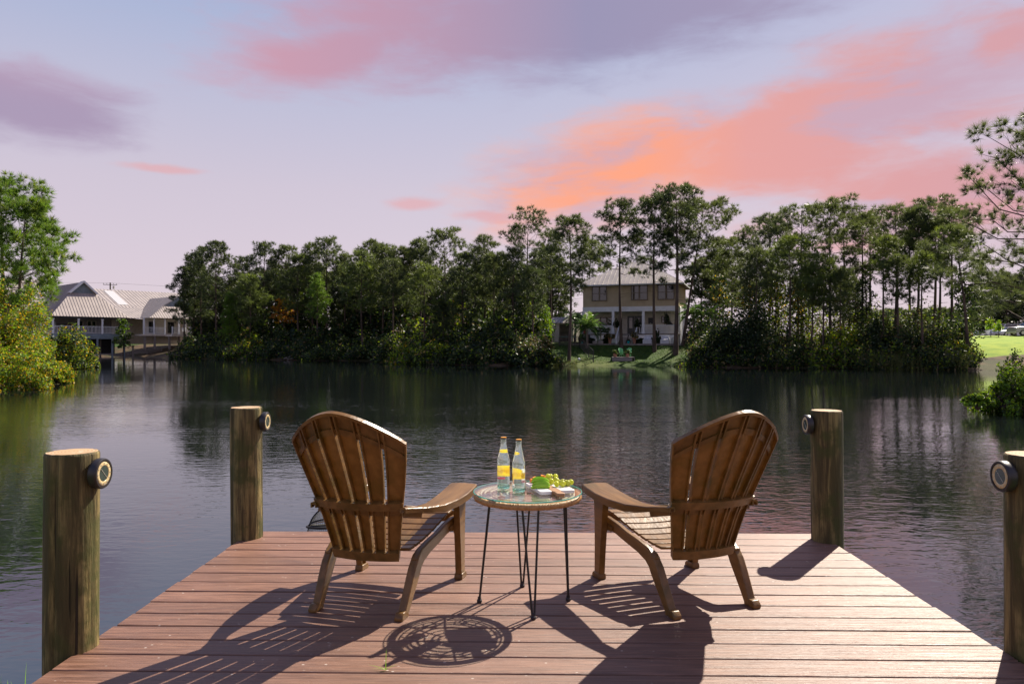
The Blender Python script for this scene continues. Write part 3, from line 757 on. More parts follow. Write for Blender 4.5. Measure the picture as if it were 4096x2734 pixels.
        # arm: narrow at the back, paddle-shaped at the front, with a turned-down skirt
        A = [(-.300, .222, .030, .498), (-.262, .228, .040, .492), (-.18, .258, .066, .478), (-.06, .284, .102, .468), (.08, .293, .134, .468), (.20, .293, .148, .472), (.30, .289, .150, .479), (.362, .285, .148, .484), (.378, .285, .138, .485)]
        rings = []
        for v, u, wd, z in A:
            l_, r_ = s * u - wd / 2, s * u + wd / 2; sk = .036 if v > -.1 else .024
            rings.append([(l_, v, z - sk), (l_, v, z - .004), (l_ + .004, v, z), (s * u, v, z + .003), (r_ - .004, v, z), (r_, v, z - .004), (r_, v, z - sk), (r_ - .007, v, z - sk), (r_ - .007, v, z - .010), (l_ + .007, v, z - .010), (l_ + .007, v, z - sk)])
        mb = MB(); mb.loft(rings); mb.build('armrest', m, root, smooth=35)
        mb = MB(); mb.loft([[(s * .285 - .073, v, .483), (s * .285 + .073, v, .483), (s * .285 + .073, v, .445), (s * .285 - .073, v, .445)] for v in (.366, .379)]); mb.build('arm_end', m, root, bevel=.004)
        mb = MB(); mb.bar((s * .212, -.262, .475), (s * .262, -.17, .452), .012, .05); mb.build('arm_bracket', m, root, bevel=.002)
    return root
GRP = 'brown adirondack chairs on the dock'
make_chair('adirondack_chair', M['chair'], 'brown plastic adirondack chair left of the glass table, turned a little towards it', (-.692, 3.575, 0), R(-13.5), GRP)
make_chair('adirondack_chair', M['chair'], 'brown plastic adirondack chair right of the glass table, beside the fruit board', (.768, 3.63, 0), R(20), GRP)

# ------------------------------------------------------------------ table
TX, TY, TR = .012, 3.466, .257
table = empty('side_table', (TX, TY, 0), 0, 'round glass-topped rattan side table on black hairpin legs between the brown chairs', 'table')
mb = MB(); NW = 220
wr = [rnd.uniform(.93, 1.06) for _ in range(NW)]
mb.ring((0, 0, .504), TR - .014, .0152, NW * 4, 8, lambda i, a: wr[(i // 4) % NW] * (.93, 1.0, 1.02, .985)[i % 4]); mb.build('rattan_rim', M['rattan'], table, smooth=60)
mb = MB(); mb.lathe([(TR - .016, .5245), (TR - .001, .5245), (TR, .526), (TR, .529), (TR - .001, .5305), (TR - .0165, .5305), (0, .5306)], 72, None, False)
mb.add([(0, 0, .5245)] + [((TR - .016) * math.cos(2 * math.pi * k / 72), (TR - .016) * math.sin(2 * math.pi * k / 72), .5245) for k in range(72)], [(0, k + 1, (k + 1) % 72 + 1) for k in range(72)])
mb.build('glass_top', M['table_glass'], table)
mb = MB(); mb.ring((0, 0, .5275), TR + .0004, .0026, 96, 6); mb.build('glass_rim', M['glass_edge'], table, smooth=True)
for rr, th in ((.222, .0045), (.205, .004), (.178, .005), (.158, .0045), (.128, .005), (.098, .004), (.066, .005), (.040, .0045)):
    mb = MB(); mb.ring((0, 0, .516), rr, th, 64, 6); mb.build('cane_ring', M['cane'], table, smooth=True)
for k in range(8):
    a = k * math.pi / 4 + .2
    mb = MB(); mb.tube([(.035 * math.cos(a), .035 * math.sin(a), .509), (.12 * math.cos(a + .05), .12 * math.sin(a + .05), .511), (.238 * math.cos(a), .238 * math.sin(a), .506)], .0048, 6); mb.build('cane_spoke', M['cane'], table)
    mb = MB(); c = Vector((.178 * math.cos(a + .39), .178 * math.sin(a + .39), .514)); mb.ring(c, .028, .0032, 20, 5); mb.build('cane_loop', M['cane'], table, smooth=True)
for hx, hy, tx, ty in ((-.229, -.012, -.178, -.01), (-.026, .209, -.02, .165), (.195, .018, .178, .014), (.025, -.22, .012, -.172)):
    d = Vector((-ty, tx, 0)).normalized() * .038
    mb = MB()
    mb.tube([Vector((tx, ty, .496)) + d, Vector((hx, hy, .012)) + d * .12], .0052, 8); mb.tube([Vector((tx, ty, .496)) - d, Vector((hx, hy, .012)) - d * .12], .0052, 8)
    leg = mb.build('leg', M['black'], table, smooth=True)
    mb = MB(); mb.lathe([(.010, 0), (.0125, .003), (.0125, .012), (.009, .016), (.0085, .026), (.006, .028)], 14, Matrix.Translation((hx, hy, 0))); mb.build('foot', M['black_plastic'], leg, smooth=35)
TZ = .5308

# ------------------------------------------------------------------ bottles
def text_mesh(txt, size, shear=0.0):
    c = bpy.data.curves.new('lettering', 'FONT'); c.body = txt; c.size = size; c.align_x = 'CENTER'; c.align_y = 'CENTER'; c.shear = shear; c.resolution_u = 2; c.offset = size * .012
    o = bpy.data.objects.new('lettering', c); COL.objects.link(o)
    me = o.to_mesh(); vs = [v.co.copy() for v in me.vertices]; fs = [list(p.vertices) for p in me.polygons]
    o.to_mesh_clear(); bpy.data.objects.remove(o); bpy.data.curves.remove(c)
    return vs, fs
def bottle(x, y, turn, label):
    root = empty('glass_bottle', (x, y, TZ), 0, label, 'bottle', 'mineral water bottles on the table')
    pr = [(.0, .004), (.021, .0045), (.027, .003), (.0292, .007), (.0300, .014), (.0300, .062), (.0303, .064), (.0303, .118), (.0298, .121), (.0298, .126), (.0303, .129), (.0298, .140), (.0262, .158), (.0218, .176), (.0178, .194), (.0150, .208), (.0136, .220), (.0130, .236), (.0138, .238), (.0138, .241), (.0128, .242)]
    mb = MB(); mb.lathe(pr, 40); mb.build('glass_body', M['bottle'], root, smooth=50)
    mb = MB(); mb.lathe([(.0285, .0012), (.0300, .006), (.0304, .013), (.0296, .014), (.026, .0105), (.0, .0095)], 40, None, True); mb.build('glass_base', M['bottle_base'], root, smooth=50)
    mb = MB(); mb.lathe([(.0140 + (.0009 if k % 2 else 0), .2395) for k in range(1)] + [(.0149, .2405), (.0143, .2455)], 28, None, False); mb.build('cap_skirt', M['cap_skirt'], root)
    mb = MB(); mb.lathe([(.0143, .2455), (.0132, .2480), (.0001, .2487)], 28, None, False); mb.build('cap_top', M['cap'], root, smooth=True)
    def bend(vs, r0, cz, ca):
        # text faces outwards; angle 0 is the far side of the bottle (+y)
        return [(-r0(v.y + cz) * math.sin(v.x / .030 + ca), r0(v.y + cz) * math.cos(v.x / .030 + ca), v.y + cz) for v in vs]
    ra = lambda z: float(np.interp(z, [q[1] for q in pr[3:]], [q[0] for q in pr[3:]]))
    def patch(name_, m, w_, h_, cz, ca, lift, round_=False, N=20):
        mb = MB(); pts, fs = [], []
        if round_:
            ring_ = [Vector((w_ / 2 * math.cos(2 * math.pi * k / 28), h_ / 2 * math.sin(2 * math.pi * k / 28), 0)) for k in range(28)]
            pts = [Vector((0, 0, 0))] + [p * .5 for p in ring_] + ring_
            fs = [(0, 1 + k, 1 + (k + 1) % 28) for k in range(28)] + [(1 + k, 29 + k, 29 + (k + 1) % 28, 1 + (k + 1) % 28) for k in range(28)]
        else:
            for i in range(N + 1): pts += [Vector((-w_ / 2 + w_ * i / N, -h_ / 2, 0)), Vector((-w_ / 2 + w_ * i / N, h_ / 2, 0))]
            fs = [(2 * i, 2 * i + 2, 2 * i + 3, 2 * i + 1) for i in range(N)]
        mb.add(bend(pts, lambda z: ra(z) + lift, cz, ca), fs); return mb.build(name_, m, root, recalc=False)
    def words(txt, size, m, cz, ca, lift, shear=0.0):
        vs, fs = text_mesh(txt, size, shear); mb = MB(); mb.add(bend(vs, lambda z: ra(z) + lift, cz, ca), fs); return mb.build('lettering', m, root, recalc=False)
    c = turn
    patch('label_band', M['yellow'], .100, .029, .072, c, .0004)
    patch('label_badge', M['yellow'], .046, .030, .092, c, .0005, True)
    if turn: patch('label_white', M['white_lbl'], .046, .058, .074, c - 1.45, .0004)
    patch('label_red', M['crimson'], .023, .010, .048, c + .30, .0006)
    if turn: patch('label_red', M['crimson'], .046, .010, .048, c - 1.45, .0009)
    patch('neck_badge', M['yellow'], .034, .018, .176, c, .0004, True)
    words('Topo Chico', .0185, M['red'], .075, c, .0010, .25); words('AGUA MINERAL', .0065, M['red'], .0615, c, .0010)
    words('TOPO CHICO', .0055, M['red'], .0955, c, .0012); words('EST. 1895', .0042, M['red'], .089, c, .0012)
    words('12 FL OZ', .0050, M['white_lbl'], .048, c + .30, .0011)
    if turn: words('Topo Chico', .0095, M['red'], .082, c - 1.45, .0010, .25); words('MINERAL WATER', .0040, M['red'], .070, c - 1.45, .0010)
    words('Topo Chico', .0070, M['red'], .176, c, .0010, .25)
bottle(-.104, 3.512, 0.0, 'left one of two clear glass bottles, a yellow badge on its neck')
bottle(-.030, 3.436, .5, 'clear glass bottle standing next to the fruit board, its yellow label turned aside')

# ------------------------------------------------------------------ serving board and fruit
A_, B_ = Vector((.0, 3.575, 0)), Vector((.074, 3.344, 0))
eu = (B_ - A_).normalized(); ev = Vector((-eu.y, eu.x, 0))       # eu runs towards the viewer, ev to the right
bang = math.atan2(eu.y, eu.x)
board = empty('serving_board', (A_.x, A_.y, TZ + .0005), bang, 'small white marble serving board with wooden handle end under the fruit', 'board')
def rr_poly(x0, x1, y0, y1, r, n=4):
    out = []
    for cx, cy, a0 in ((x1 - r, y1 - r, 0), (x0 + r, y1 - r, 90), (x0 + r, y0 + r, 180), (x1 - r, y0 + r, 270)):
        out += [(cx + r * math.cos(R(a0 + 90 * k / n)), cy + r * math.sin(R(a0 + 90 * k / n))) for k in range(n + 1)]
    return out
mb = MB(); mb.prism(rr_poly(0, .235, 0, .058, .012), .0155); mb.build('marble_slab', M['marble'], board, bevel=.002)
mb = MB(); mb.prism(rr_poly(0, .235, .102, .172, .012), .0155); mb.build('marble_slab', M['marble'], board, bevel=.002)
mb = MB(); mb.prism([(0, .0585), (.236, .0585), (.243, .064), (.290, .060), (.296, .066), (.296, .094), (.290, .100), (.243, .096), (.236, .1015), (0, .1015)], .0155); mb.build('wood_panel', M['boardwood'], board, bevel=.0025)
def on_board(px, py, z): return G(px, py, z)
BZ = TZ + .0165
def slice_(k):
    """a crescent of green apple standing on its cut edge"""
    o = empty('apple_slice', (0, 0, 0), 0, ('lowest', 'second', 'third', 'uppermost')[k] + ' green apple slice of the fanned stack beside the grapes', 'apple slice', 'green apple slices on the board')
    mb = MB(); rings = []; N = 14
    for i in range(N + 1):
        a = math.pi * i / N; hw = .0065 * math.sin(a) ** .8 + .0004
        cx = .037 * math.cos(a); top = .019 * math.sin(a) ** .9
        rings.append([(cx, -hw, .0), (cx * 1.02, -hw * 1.15, top * .7), (cx, 0, top + .0004), (cx * 1.02, hw * 1.15, top * .7), (cx, hw, .0)])
    mb.loft(rings); mb.build('skin', M['apple'], o, smooth=True)
    mb = MB(); mb.loft([[(.035 * math.cos(math.pi * i / N), s * (.0055 * math.sin(math.pi * i / N) ** .8 + .0003), -.0008) for s in (-1, 1)] for i in range(N + 1)], False, False); mb.build('flesh', M['apple_flesh'], o)
    return o
sp_ = G(2162, 1951, BZ)
for k in range(4):
    o = slice_(k); o.location = (sp_.x + .004 * (k % 2) - .001 * k, sp_.y + .010 * k, BZ + .001 + .0095 * k); o.rotation_euler = (R(28 - 6 * k), R(2 * (k - 1)), R(3 - 3 * k)); s_ = 1.22 - .04 * k; o.scale = (s_, s_, s_)
for k, (px, py, z, s_, lb) in enumerate(((2131, 1929, BZ, .022, 'orange cheese piece lying at the left end of the board'), (2139, 1921, BZ + .016, .021, 'orange cheese piece perched on another beside the apple slices'), (2171, 1914, BZ, .021, 'orange cheese piece half hidden behind the apple slices and grapes'))):
    p = G(px, py, z); mb = MB(); mb.loft([[(-.5, -.5, 0), (.45, -.42, 0), (.5, .5, 0), (-.42, .5, 0)], [(-.4, -.45, .8), (.5, -.5, .95), (.42, .45, .75), (-.5, .4, .9)]])
    o = mb.build('cheese_piece', M['cheese'], None, bevel=.05); o.location = (p.x, p.y, z + .0005); o.scale = (s_ * 1.15, s_, s_); o.rotation_euler = (R((0, 14, 0)[k]), R((0, -12, 5)[k]), R((20, 55, -15)[k])); tag(o, lb, 'cheese', 'orange cheese pieces on the board')
def grape_bunch(spots, stemtop, label):
    c = G(*spots[0][:2], BZ); root = empty('grape_bunch', (c.x, c.y, BZ), 0, label, 'grapes', 'green grape bunches on the board')
    gm = None; pts = []
    for px, py, dz, r in spots:
        D_ = c.y + rnd.uniform(-.01, .01) + dz[1]; p = P(px, py, D_)
        q = Vector((p.x - c.x, p.y - c.y, max(r, p.z - BZ)))
        if gm is None:
            mb = MB(); mb.lathe([(math.sin(math.pi * k / 10), -1.1 * math.cos(math.pi * k / 10)) for k in range(11)], 16, None, False); gm = mb.build('grape', M['grape'], root, smooth=True); o = gm
        else: o = share('grape', gm, root)
        o.location = q; o.scale = (r, r, r); o.rotation_euler = (rnd.uniform(-.8, .8), rnd.uniform(-.8, .8), rnd.uniform(0, 3)); pts.append(q)
    mid_ = sum(pts, Vector()) / len(pts) + Vector((0, 0, .008)); mb = MB()
    p = P(*stemtop, c.y); e = Vector((p.x - c.x, p.y - c.y, p.z - BZ)); mb.tube([mid_, (mid_ + e) / 2 + Vector((.002, 0, 0)), e], [.0022, .0018, .0022], 5)
    for q in pts: mb.tube([mid_, (mid_ + q) / 2 + Vector((0, 0, .006)), q + (mid_ - q).normalized() * .011], .0011, 4)
    mb.build('stem', M['stem'], root)
cv = lambda x, y: (1850 + x * .2550, 1700 + y * .2550)
grape_bunch([(*cv(1395, 915), (0, -.01), .0138), (*cv(1345, 800), (0, .03), .0130), (*cv(1345, 850), (0, .02), .0125), (*cv(1460, 800), (0, .03), .0128), (*cv(1462, 848), (0, .015), .0130), (*cv(1400, 862), (0, .01), .0125), (*cv(1485, 895), (0, .0), .0125), (*cv(1385, 800), (0, .045), .012)], cv(1408, 822), 'bunch of green grapes in the middle of the board behind the handle')
grape_bunch([(*cv(1478, 948), (0, -.02), .0132), (*cv(1575, 945), (0, -.022), .0140), (*cv(1655, 908), (0, -.005), .0140), (*cv(1702, 890), (0, .012), .0135), (*cv(1610, 900), (0, .01), .0130), (*cv(1570, 885), (0, .02), .0125), (*cv(1625, 955), (0, -.01), .0125), (*cv(1540, 905), (0, .0), .0120)], cv(1632, 800), 'bunch of green grapes at the right end of the board with stalk sticking up')

# ------------------------------------------------------------------ mesh net, sprig, seawall, grass
nb_ = empty('landing_net', (-1.20, 4.93, -.1), 0, 'black mesh net hoop showing behind the left chair past the dock end', 'net')
def hoop(name_, pts, r, m): mb = MB(); mb.tube([Vector(p) for p in pts], r, 6, True); return mb.build(name_, m, nb_, smooth=True)
el_ = lambda rx, rz, cz, y, a0, a1, N=30: [(rx * math.cos(a0 + (a1 - a0) * k / N), y, cz + rz * math.sin(a0 + (a1 - a0) * k / N)) for k in range(N + 1)]
lo = [(-.285 * math.cos(t_) , .16 * math.sin(t_), .085 - .05 * math.sin(t_ * .5)) for t_ in np.linspace(-math.pi, math.pi, 41)]
up_ = [(-.275 * math.cos(t_), .10 * math.sin(t_) , .08 + .17 * math.sin(t_) ** 1) for t_ in np.linspace(0, math.pi, 25)]
md_ = [(-.275 * math.cos(t_), -.10 * math.sin(t_), .08 + .088 * math.sin(t_)) for t_ in np.linspace(0, math.pi, 25)]
hoop('hoop', lo, .009, M['net']); hoop('hoop', up_, .006, M['net']); hoop('hoop', md_, .006, M['net']); hoop('zip', [(x, y - .004, z - .013) for x, y, z in md_], .003, M['zip'])
mb = MB()
def net_patch(a, c, nu=46, nv=16):
    def at_uv(u, v):
        i = min(len(a) - 2, int(u * (len(a) - 1))); f = u * (len(a) - 1) - i
        p = Vector(a[i]).lerp(Vector(a[i + 1]), f); i2 = min(len(c) - 2, int(u * (len(c) - 1))); f2 = u * (len(c) - 1) - i2
        return p.lerp(Vector(c[i2]).lerp(Vector(c[i2 + 1]), f2), v)
    for i in range(nu + 1): mb.tube([at_uv(i / nu, v) for v in np.linspace(0, 1, 4)], .0011, 3, False)
    for j in range(nv + 1): mb.tube([at_uv(u, j / nv) for u in np.linspace(0, 1, 17)], .0011, 3, False)
net_patch(up_, md_); net_patch(md_, [(-.285 * math.cos(t_), -.16 * math.sin(t_), .06 - .06 * math.sin(t_)) for t_ in np.linspace(0, math.pi, 25)])
o = mb.build('netting', M['net'], nb_, recalc=False); o['kind'] = 'stuff'

def blade(mb, p, h, a, lean_, wd):
    d = Vector((math.cos(a), math.sin(a), 0)); s_ = Vector((-d.y, d.x, 0)) * wd; p = Vector(p); pts = []
    for f in (0, .4, .75): 
        c = p + d * (lean_ * f * f) + Vector((0, 0, h * f)); pts += [c - s_ * (1 - f * .7), c + s_ * (1 - f * .7)]
    pts.append(p + d * lean_ + Vector((0, 0, h * .98)))
    mb.add(pts, [(0, 1, 3, 2), (2, 3, 5, 4), (4, 5, 6)])
sg = G(1543, 2680); sprig = empty('grass_sprig', (sg.x, sg.y, .003), 0, 'small green grass sprig poking up between planks near the table shadow', 'sprig')
for h, a, l_, wd in ((.085, 2.2, -.006, .0022), (.012, 2.9, .075, .003), (.014, .35, .045, .003), (.01, 3.4, .055, .0022)):
    mb = MB(); blade(mb, (0, 0, 0), h, a, l_, wd); mb.build('blade', M['grass'], sprig)
b = MB(); b.box((-6.2, 2.66, -.62), (8.6, .05, .95)); b.box((-6.2, 2.62, -.125), (8.6, .14, .045))
tag(b.build('seawall', M['joist'], None, bevel=.006), 'dark timber seawall at the water edge left of the near piling', 'seawall')
mb = MB()
for k in range(520):
    x, y = rnd.uniform(-3.3, -1.82), rnd.uniform(2.1, 2.72)
    blade(mb, (x, y, -.19), rnd.uniform(.05, .2) * (1.25 if x > -2.15 else .6), rnd.uniform(0, 6.28), rnd.uniform(.01, .07), rnd.uniform(.002, .005))
tag(mb.build('grass', M['grass'], recalc=False), kind='stuff')
# ------------------------------------------------------------------ house across the pond
hl, hr = P(2332, 1376, 85.2), P(2713, 1376, 81.7)
hv = Vector((hr.x - hl.x, hr.y - hl.y, 0)); HW = hv.length; hang = math.atan2(hv.y, hv.x)
HG = gz(hl.x + 1, hl.y)                                    # ground level at the house
house = empty('house', (hl.x, hl.y, HG), hang, 'two-storey tan house with white columned porch and pale metal roof across the pond', 'house')
DEP = 9.5; PD = 2.6                                         # depth of the house and of its porch
def part(name, m, f, parent=house, **kw):
    mb = MB(); f(mb); return mb.build(name, m, parent, **kw)
def U(x): return (x - 565) / 1235 * HW
Z0, ZB, ZT, ZE = 1.15, 3.72, 4.28, 6.85                     # porch floor, beam underside, beam top, eave (above ground)
part('upper_wall', M['tan'], lambda m: m.box((HW / 2, DEP / 2, (ZT + ZE) / 2), (HW - .06, DEP - .06, ZE - ZT)))
def boards(mb, x0, x1, y, z0, z1, st=.155):
    z = z0
    while z < z1 - .02:
        mb.add([(x0, y - .03, z), (x1, y - .03, z), (x1, y - .006, min(z1, z + st)), (x0, y - .006, min(z1, z + st)), (x0, y + .01, z), (x1, y + .01, z)], [(0, 1, 2, 3), (0, 4, 5, 1)]); z += st
sid = part('siding', M['tan'], lambda m: boards(m, 0, HW, .03, ZT, ZE), recalc=False); sid['kind'] = 'stuff'
def side_boards(mb):
    z = 0.1
    while z < ZE:
        mb.add([(HW, .0, z), (HW, DEP, z), (HW - .02, DEP, z + .155), (HW - .02, 0, z + .155)], [(0, 1, 2, 3)]); z += .155
for sx in (HW - .15, .15): part('side_wall', M['white'], lambda m: m.box((sx, (PD + DEP) / 2, ZT / 2), (.24, DEP - PD, ZT)))
part('porch_wall', M['cream'], lambda m: m.box((HW / 2, PD + .1, (Z0 + ZT) / 2), (HW - .3, .18, ZT - Z0 - .02)))
part('porch_floor', M['greytimber'], lambda m: m.box((HW / 2, PD / 2, Z0 - .05), (HW, PD, .1)))
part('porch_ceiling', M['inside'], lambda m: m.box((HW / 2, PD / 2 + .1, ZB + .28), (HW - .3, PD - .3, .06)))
part('beam', M['white'], lambda m: m.box((HW / 2, .05, (ZB + ZT) / 2), (HW + .06, .24, ZT - ZB)), bevel=.01)
for k in range(5):
    part('skirt_board', M['white'], lambda m: m.box((HW / 2, .06, .12 + .2 * k), (HW, .05, .185)))
for x in (570, 968, 1360, 1785):
    c = part('column', M['white'], lambda m: m.box((U(x), .02, (Z0 + ZB) / 2), (.30, .26, ZB - Z0)), bevel=.01)
    part('column_base', M['white'], lambda m: m.box((U(x), .02, Z0 + .1), (.36, .32, .2)), c)
def window(x0, x1, z0, z1, y, fm, parent=house, mull=True, cols=2):
    wd, ht = x1 - x0, z1 - z0; t_ = .11
    fr = part('window', fm, lambda m: (m.box((x0 + t_ / 2, y, (z0 + z1) / 2), (t_, .1, ht)), m.box((x1 - t_ / 2, y, (z0 + z1) / 2), (t_, .1, ht)), m.box(((x0 + x1) / 2, y, z1 - t_ / 2), (wd - 2 * t_, .1, t_)), m.box(((x0 + x1) / 2, y - .01, z0 + t_ / 2), (wd - 2 * t_, .12, t_)),
        [m.box((x0 + wd * k / cols, y, (z0 + z1) / 2), (.16, .1, ht - 2 * t_)) for k in range(1, cols)]), parent)
    cw = (wd) / cols
    for k in range(cols):
        a, c = x0 + cw * k + .1, x0 + cw * (k + 1) - .1
        part('pane', M['pane'], lambda m: m.box(((a + c) / 2, y + .02, (z0 + z1) / 2), (c - a, .02, ht - .2)), fr)
        part('sash_bar', fm, lambda m: m.box(((a + c) / 2, y - .012, (z0 + z1) / 2), (c - a, .05, .06)), fr)
    return fr
ZW0, ZW1 = 4.98, 6.72
for a, c in ((685, 888), (1200, 1418), (1540, 1755)): window(U(a), U(c), ZW0, ZW1, -.04, M['taupe'])
window(U(735), U(918), Z0 + 1.0, Z0 + 2.05, PD - .03, M['taupe']); window(U(1552), U(1650), Z0 + 1.25, Z0 + 2.1, PD - .03, M['taupe'], cols=1)
dr = part('door', M['door'], lambda m: m.box((U(1152), PD - .03, Z0 + 1.08), (U(1199) - U(1106), .1, 2.14)))
part('door', M['door'], lambda m: m.box((U(1251), PD - .03, Z0 + 1.08), (U(1298) - U(1204), .1, 2.14)))
for x in (1152, 1251): part('door_glass', M['pane'], lambda m: m.box((U(x), PD - .09, Z0 + 1.3), (.36, .02, 1.2)), dr)
part('shutter', M['door'], lambda m: m.box((U(1010), PD - .03, Z0 + 1.55), (.42, .06, 1.1)))
def railing(x0, x1, y, z, parent, m_, h=.95, sp=.135):
    r_ = part('railing', m_, lambda m: (m.box(((x0 + x1) / 2, y, z + h), (x1 - x0, .09, .07)), m.box(((x0 + x1) / 2, y, z + .12), (x1 - x0, .05, .06))), parent)
    n = max(2, int((x1 - x0) / sp)); b0 = None
    for k in range(n):
        x = x0 + (k + .5) * (x1 - x0) / n
        if b0 is None:
            mb = MB(); mb.box((0, 0, 0), (.045, .045, h - .19)); b0 = mb.build('baluster', m_, r_); o = b0
        else: o = share('baluster', b0, r_)
        o.location = (x, y, z + .12 + (h - .12) / 2)
    return r_
railing(U(585), U(952), -.02, Z0, house, M['white']); railing(U(1376), U(1770), -.02, Z0, house, M['white']); railing(U(1300), U(1345), -.02, Z0, house, M['white'])
for k in range(6):                                            # front steps
    part('step', M['greytimber'], lambda m: m.box((U(1170), -.2 - .29 * k, Z0 - .12 - .19 * k), (U(1265) - U(1075), .28, .045)))
    part('riser', M['white'], lambda m: m.box((U(1170), -.07 - .29 * k, Z0 - .23 - .19 * k), (U(1262) - U(1078), .02, .16)))
for x in (1078, 1170, 1262): part('stringer', M['black'], lambda m: m.bar((U(x), -.05, Z0 - .2), (U(x), -1.95, -.02), .05, .2))
for s_, x in ((-1, 1050), (1, 1282)):
    sr = part('stair_rail', M['white'], lambda m: (m.bar((U(x), -.05, Z0 + .85), (U(x), -1.9, .85), .1, .16), m.box((U(x), -1.9, .45), (.16, .16, 1.05)), m.bar((U(x), -.05, Z0 + .35), (U(x), -1.9, .3), .05, .62)))
# hipped roof with standing seams
OV = .62; rx0, rx1, ry0, ry1 = -OV, HW + OV, -OV, DEP + OV; ZR = ZE + 3.05
half_d = (ry1 - ry0) / 2; ra_, rb_ = rx0 + half_d * .96, rx1 - half_d * .96; ym = (ry0 + ry1) / 2
corn = [Vector((rx0, ry0, ZE)), Vector((rx1, ry0, ZE)), Vector((rx1, ry1, ZE)), Vector((rx0, ry1, ZE))]
ra_, rb_ = min(ra_, HW / 2 - .6), max(rb_, HW / 2 + .6); R1, R2 = Vector((ra_, ym, ZR)), Vector((rb_, ym, ZR))
part('soffit', M['taupe'], lambda m: m.box((HW / 2, DEP / 2, ZE - .03), (rx1 - rx0 - .1, ry1 - ry0 - .1, .06)))
def seams(mb, a, bq, c, d, n, w_=.03, h=.045):
    """ribs running up the slope of a roof plane whose eave is a-b and whose top is d-c"""
    nrm = (bq - a).cross(d - a).normalized(); e = bq - a; L = e.length; e = e / L
    up = nrm.cross(e)
    poly = [a, bq, c, d]
    for k in range(n + 1):
        x = L * k / n; o = a + e * x; top = 0
        for i in range(4):
            p, q = poly[i], poly[(i + 1) % 4]; pu, qu = (p - a).dot(e), (q - a).dot(e)
            if abs(qu - pu) > 1e-6 and min(pu, qu) - 1e-6 <= x <= max(pu, qu) + 1e-6:
                f = (x - pu) / (qu - pu); top = max(top, (p + (q - p) * f - a).dot(up))
        if top > .15: mb.bar(o + nrm * h / 2, o + up * top + nrm * h / 2, w_, h, nrm)
def roof_plane(name, pts, n, parent, m_=None, th=.08, sm=None):
    pts = [Vector(p) for p in pts]; mb = MB(); mb.plate(pts, th); o = mb.build(name, m_ or M['roof'], parent)
    if n:
        mb = MB(); seams(mb, pts[0], pts[1], pts[2], pts[3] if len(pts) > 3 else pts[2], n); q = mb.build('roof_seam', sm or M['seam'], o); q['kind'] = 'stuff'
    return o
roof_plane('roof', [corn[0], corn[1], R2, R1], 24, house); roof_plane('roof', [corn[1], corn[2], R2], 18, house)
roof_plane('roof', [corn[3], corn[0], R1], 18, house); roof_plane('roof', [corn[2], corn[3], R1, R2], 0, house)
part('gutter', M['white'], lambda m: (m.bar(corn[0] + Vector((0, -.03, -.08)), corn[1] + Vector((0, -.03, -.08)), .1, .12), m.bar(corn[1] + Vector((.03, 0, -.08)), corn[2] + Vector((.03, 0, -.08)), .1, .12)))
Hm = Matrix.Translation((hl.x, hl.y, HG)) @ Matrix.Rotation(hang, 4, 'Z')
def HP(x, y, z=0): return Hm @ Vector((x, y, z))
def mark(o, px_, **kw): o.location = px_; return o

# things on and round the porch
tv = MB(); tv.box((0, 0, 0), (.62, .08, .7)); o = tv.build('wall_screen', M['trim_black']); o.location = HP(U(1418), PD - .1, Z0 + 1.55); o.rotation_euler.z = hang
tag(o, 'black flat screen on the porch wall right of the double door', 'screen')
pl = empty('pendant_lamp', HP(U(1682), 1.3, Z0 + 1.05), hang, 'black cone lamp shade hanging over the porch railing at right', 'lamp')
part('shade', M['trim_black'], lambda m: m.lathe([(.38, 0), (.36, .05), (.12, .28), (.05, .34)], 14), pl); part('cord', M['trim_black'], lambda m: m.tube([(0, 0, .34), (0, 0, 2.55 - .3)], .012, 4), pl)
def hanging_plant(loc, rad, label):
    o = shrub('hanging_plant', loc, rad, 420, .09, ['leaf_d', 'leaf_m'], [.6, .4], RG, label, 'hanging plants at the porch', 10, .5, 2, 'plant')
    part('hanger', M['trim_black'], lambda m: m.tube([(0, 0, rad[2] * .5), (0, 0, 1.6)], .012, 3), o)
hanging_plant(HP(U(1296), -.15, Z0 + .75), (.36, .36, 1.0), 'trailing green plant hanging right of the porch steps')
hanging_plant(HP(U(1015), -.15, Z0 + .75), (.30, .3, .8), 'trailing green plant hanging left of the porch steps behind a trunk')
hanging_plant(HP(U(1660), -.3, Z0 + 1.1), (.4, .4, 1.0), 'trailing plant hanging beside the black porch lamp')
sl = empty('string_lights', HP(0, -.1, Z0 + 1.3), hang, 'thin string of small bulbs sagging along the front of the porch', 'string lights')
wp = [(U(x), 0, z) for x, z in ((720, .2), (860, -.1), (960, .25), (1100, .55), (1345, -.1), (1500, -.05), (1640, -.1), (1780, .3))]
part('wire', M['trim_black'], lambda m: m.tube(wp, .012, 3), sl)
for i in range(len(wp) - 1):
    for f in (.2, .7):
        c = Vector(wp[i]).lerp(Vector(wp[i + 1]), f); part('bulb', M['lens'], lambda m: m.lathe([(.012, 0), (.03, -.06), (.028, -.1), (.0, -.13)][::-1], 6, Matrix.Translation(c)), sl)

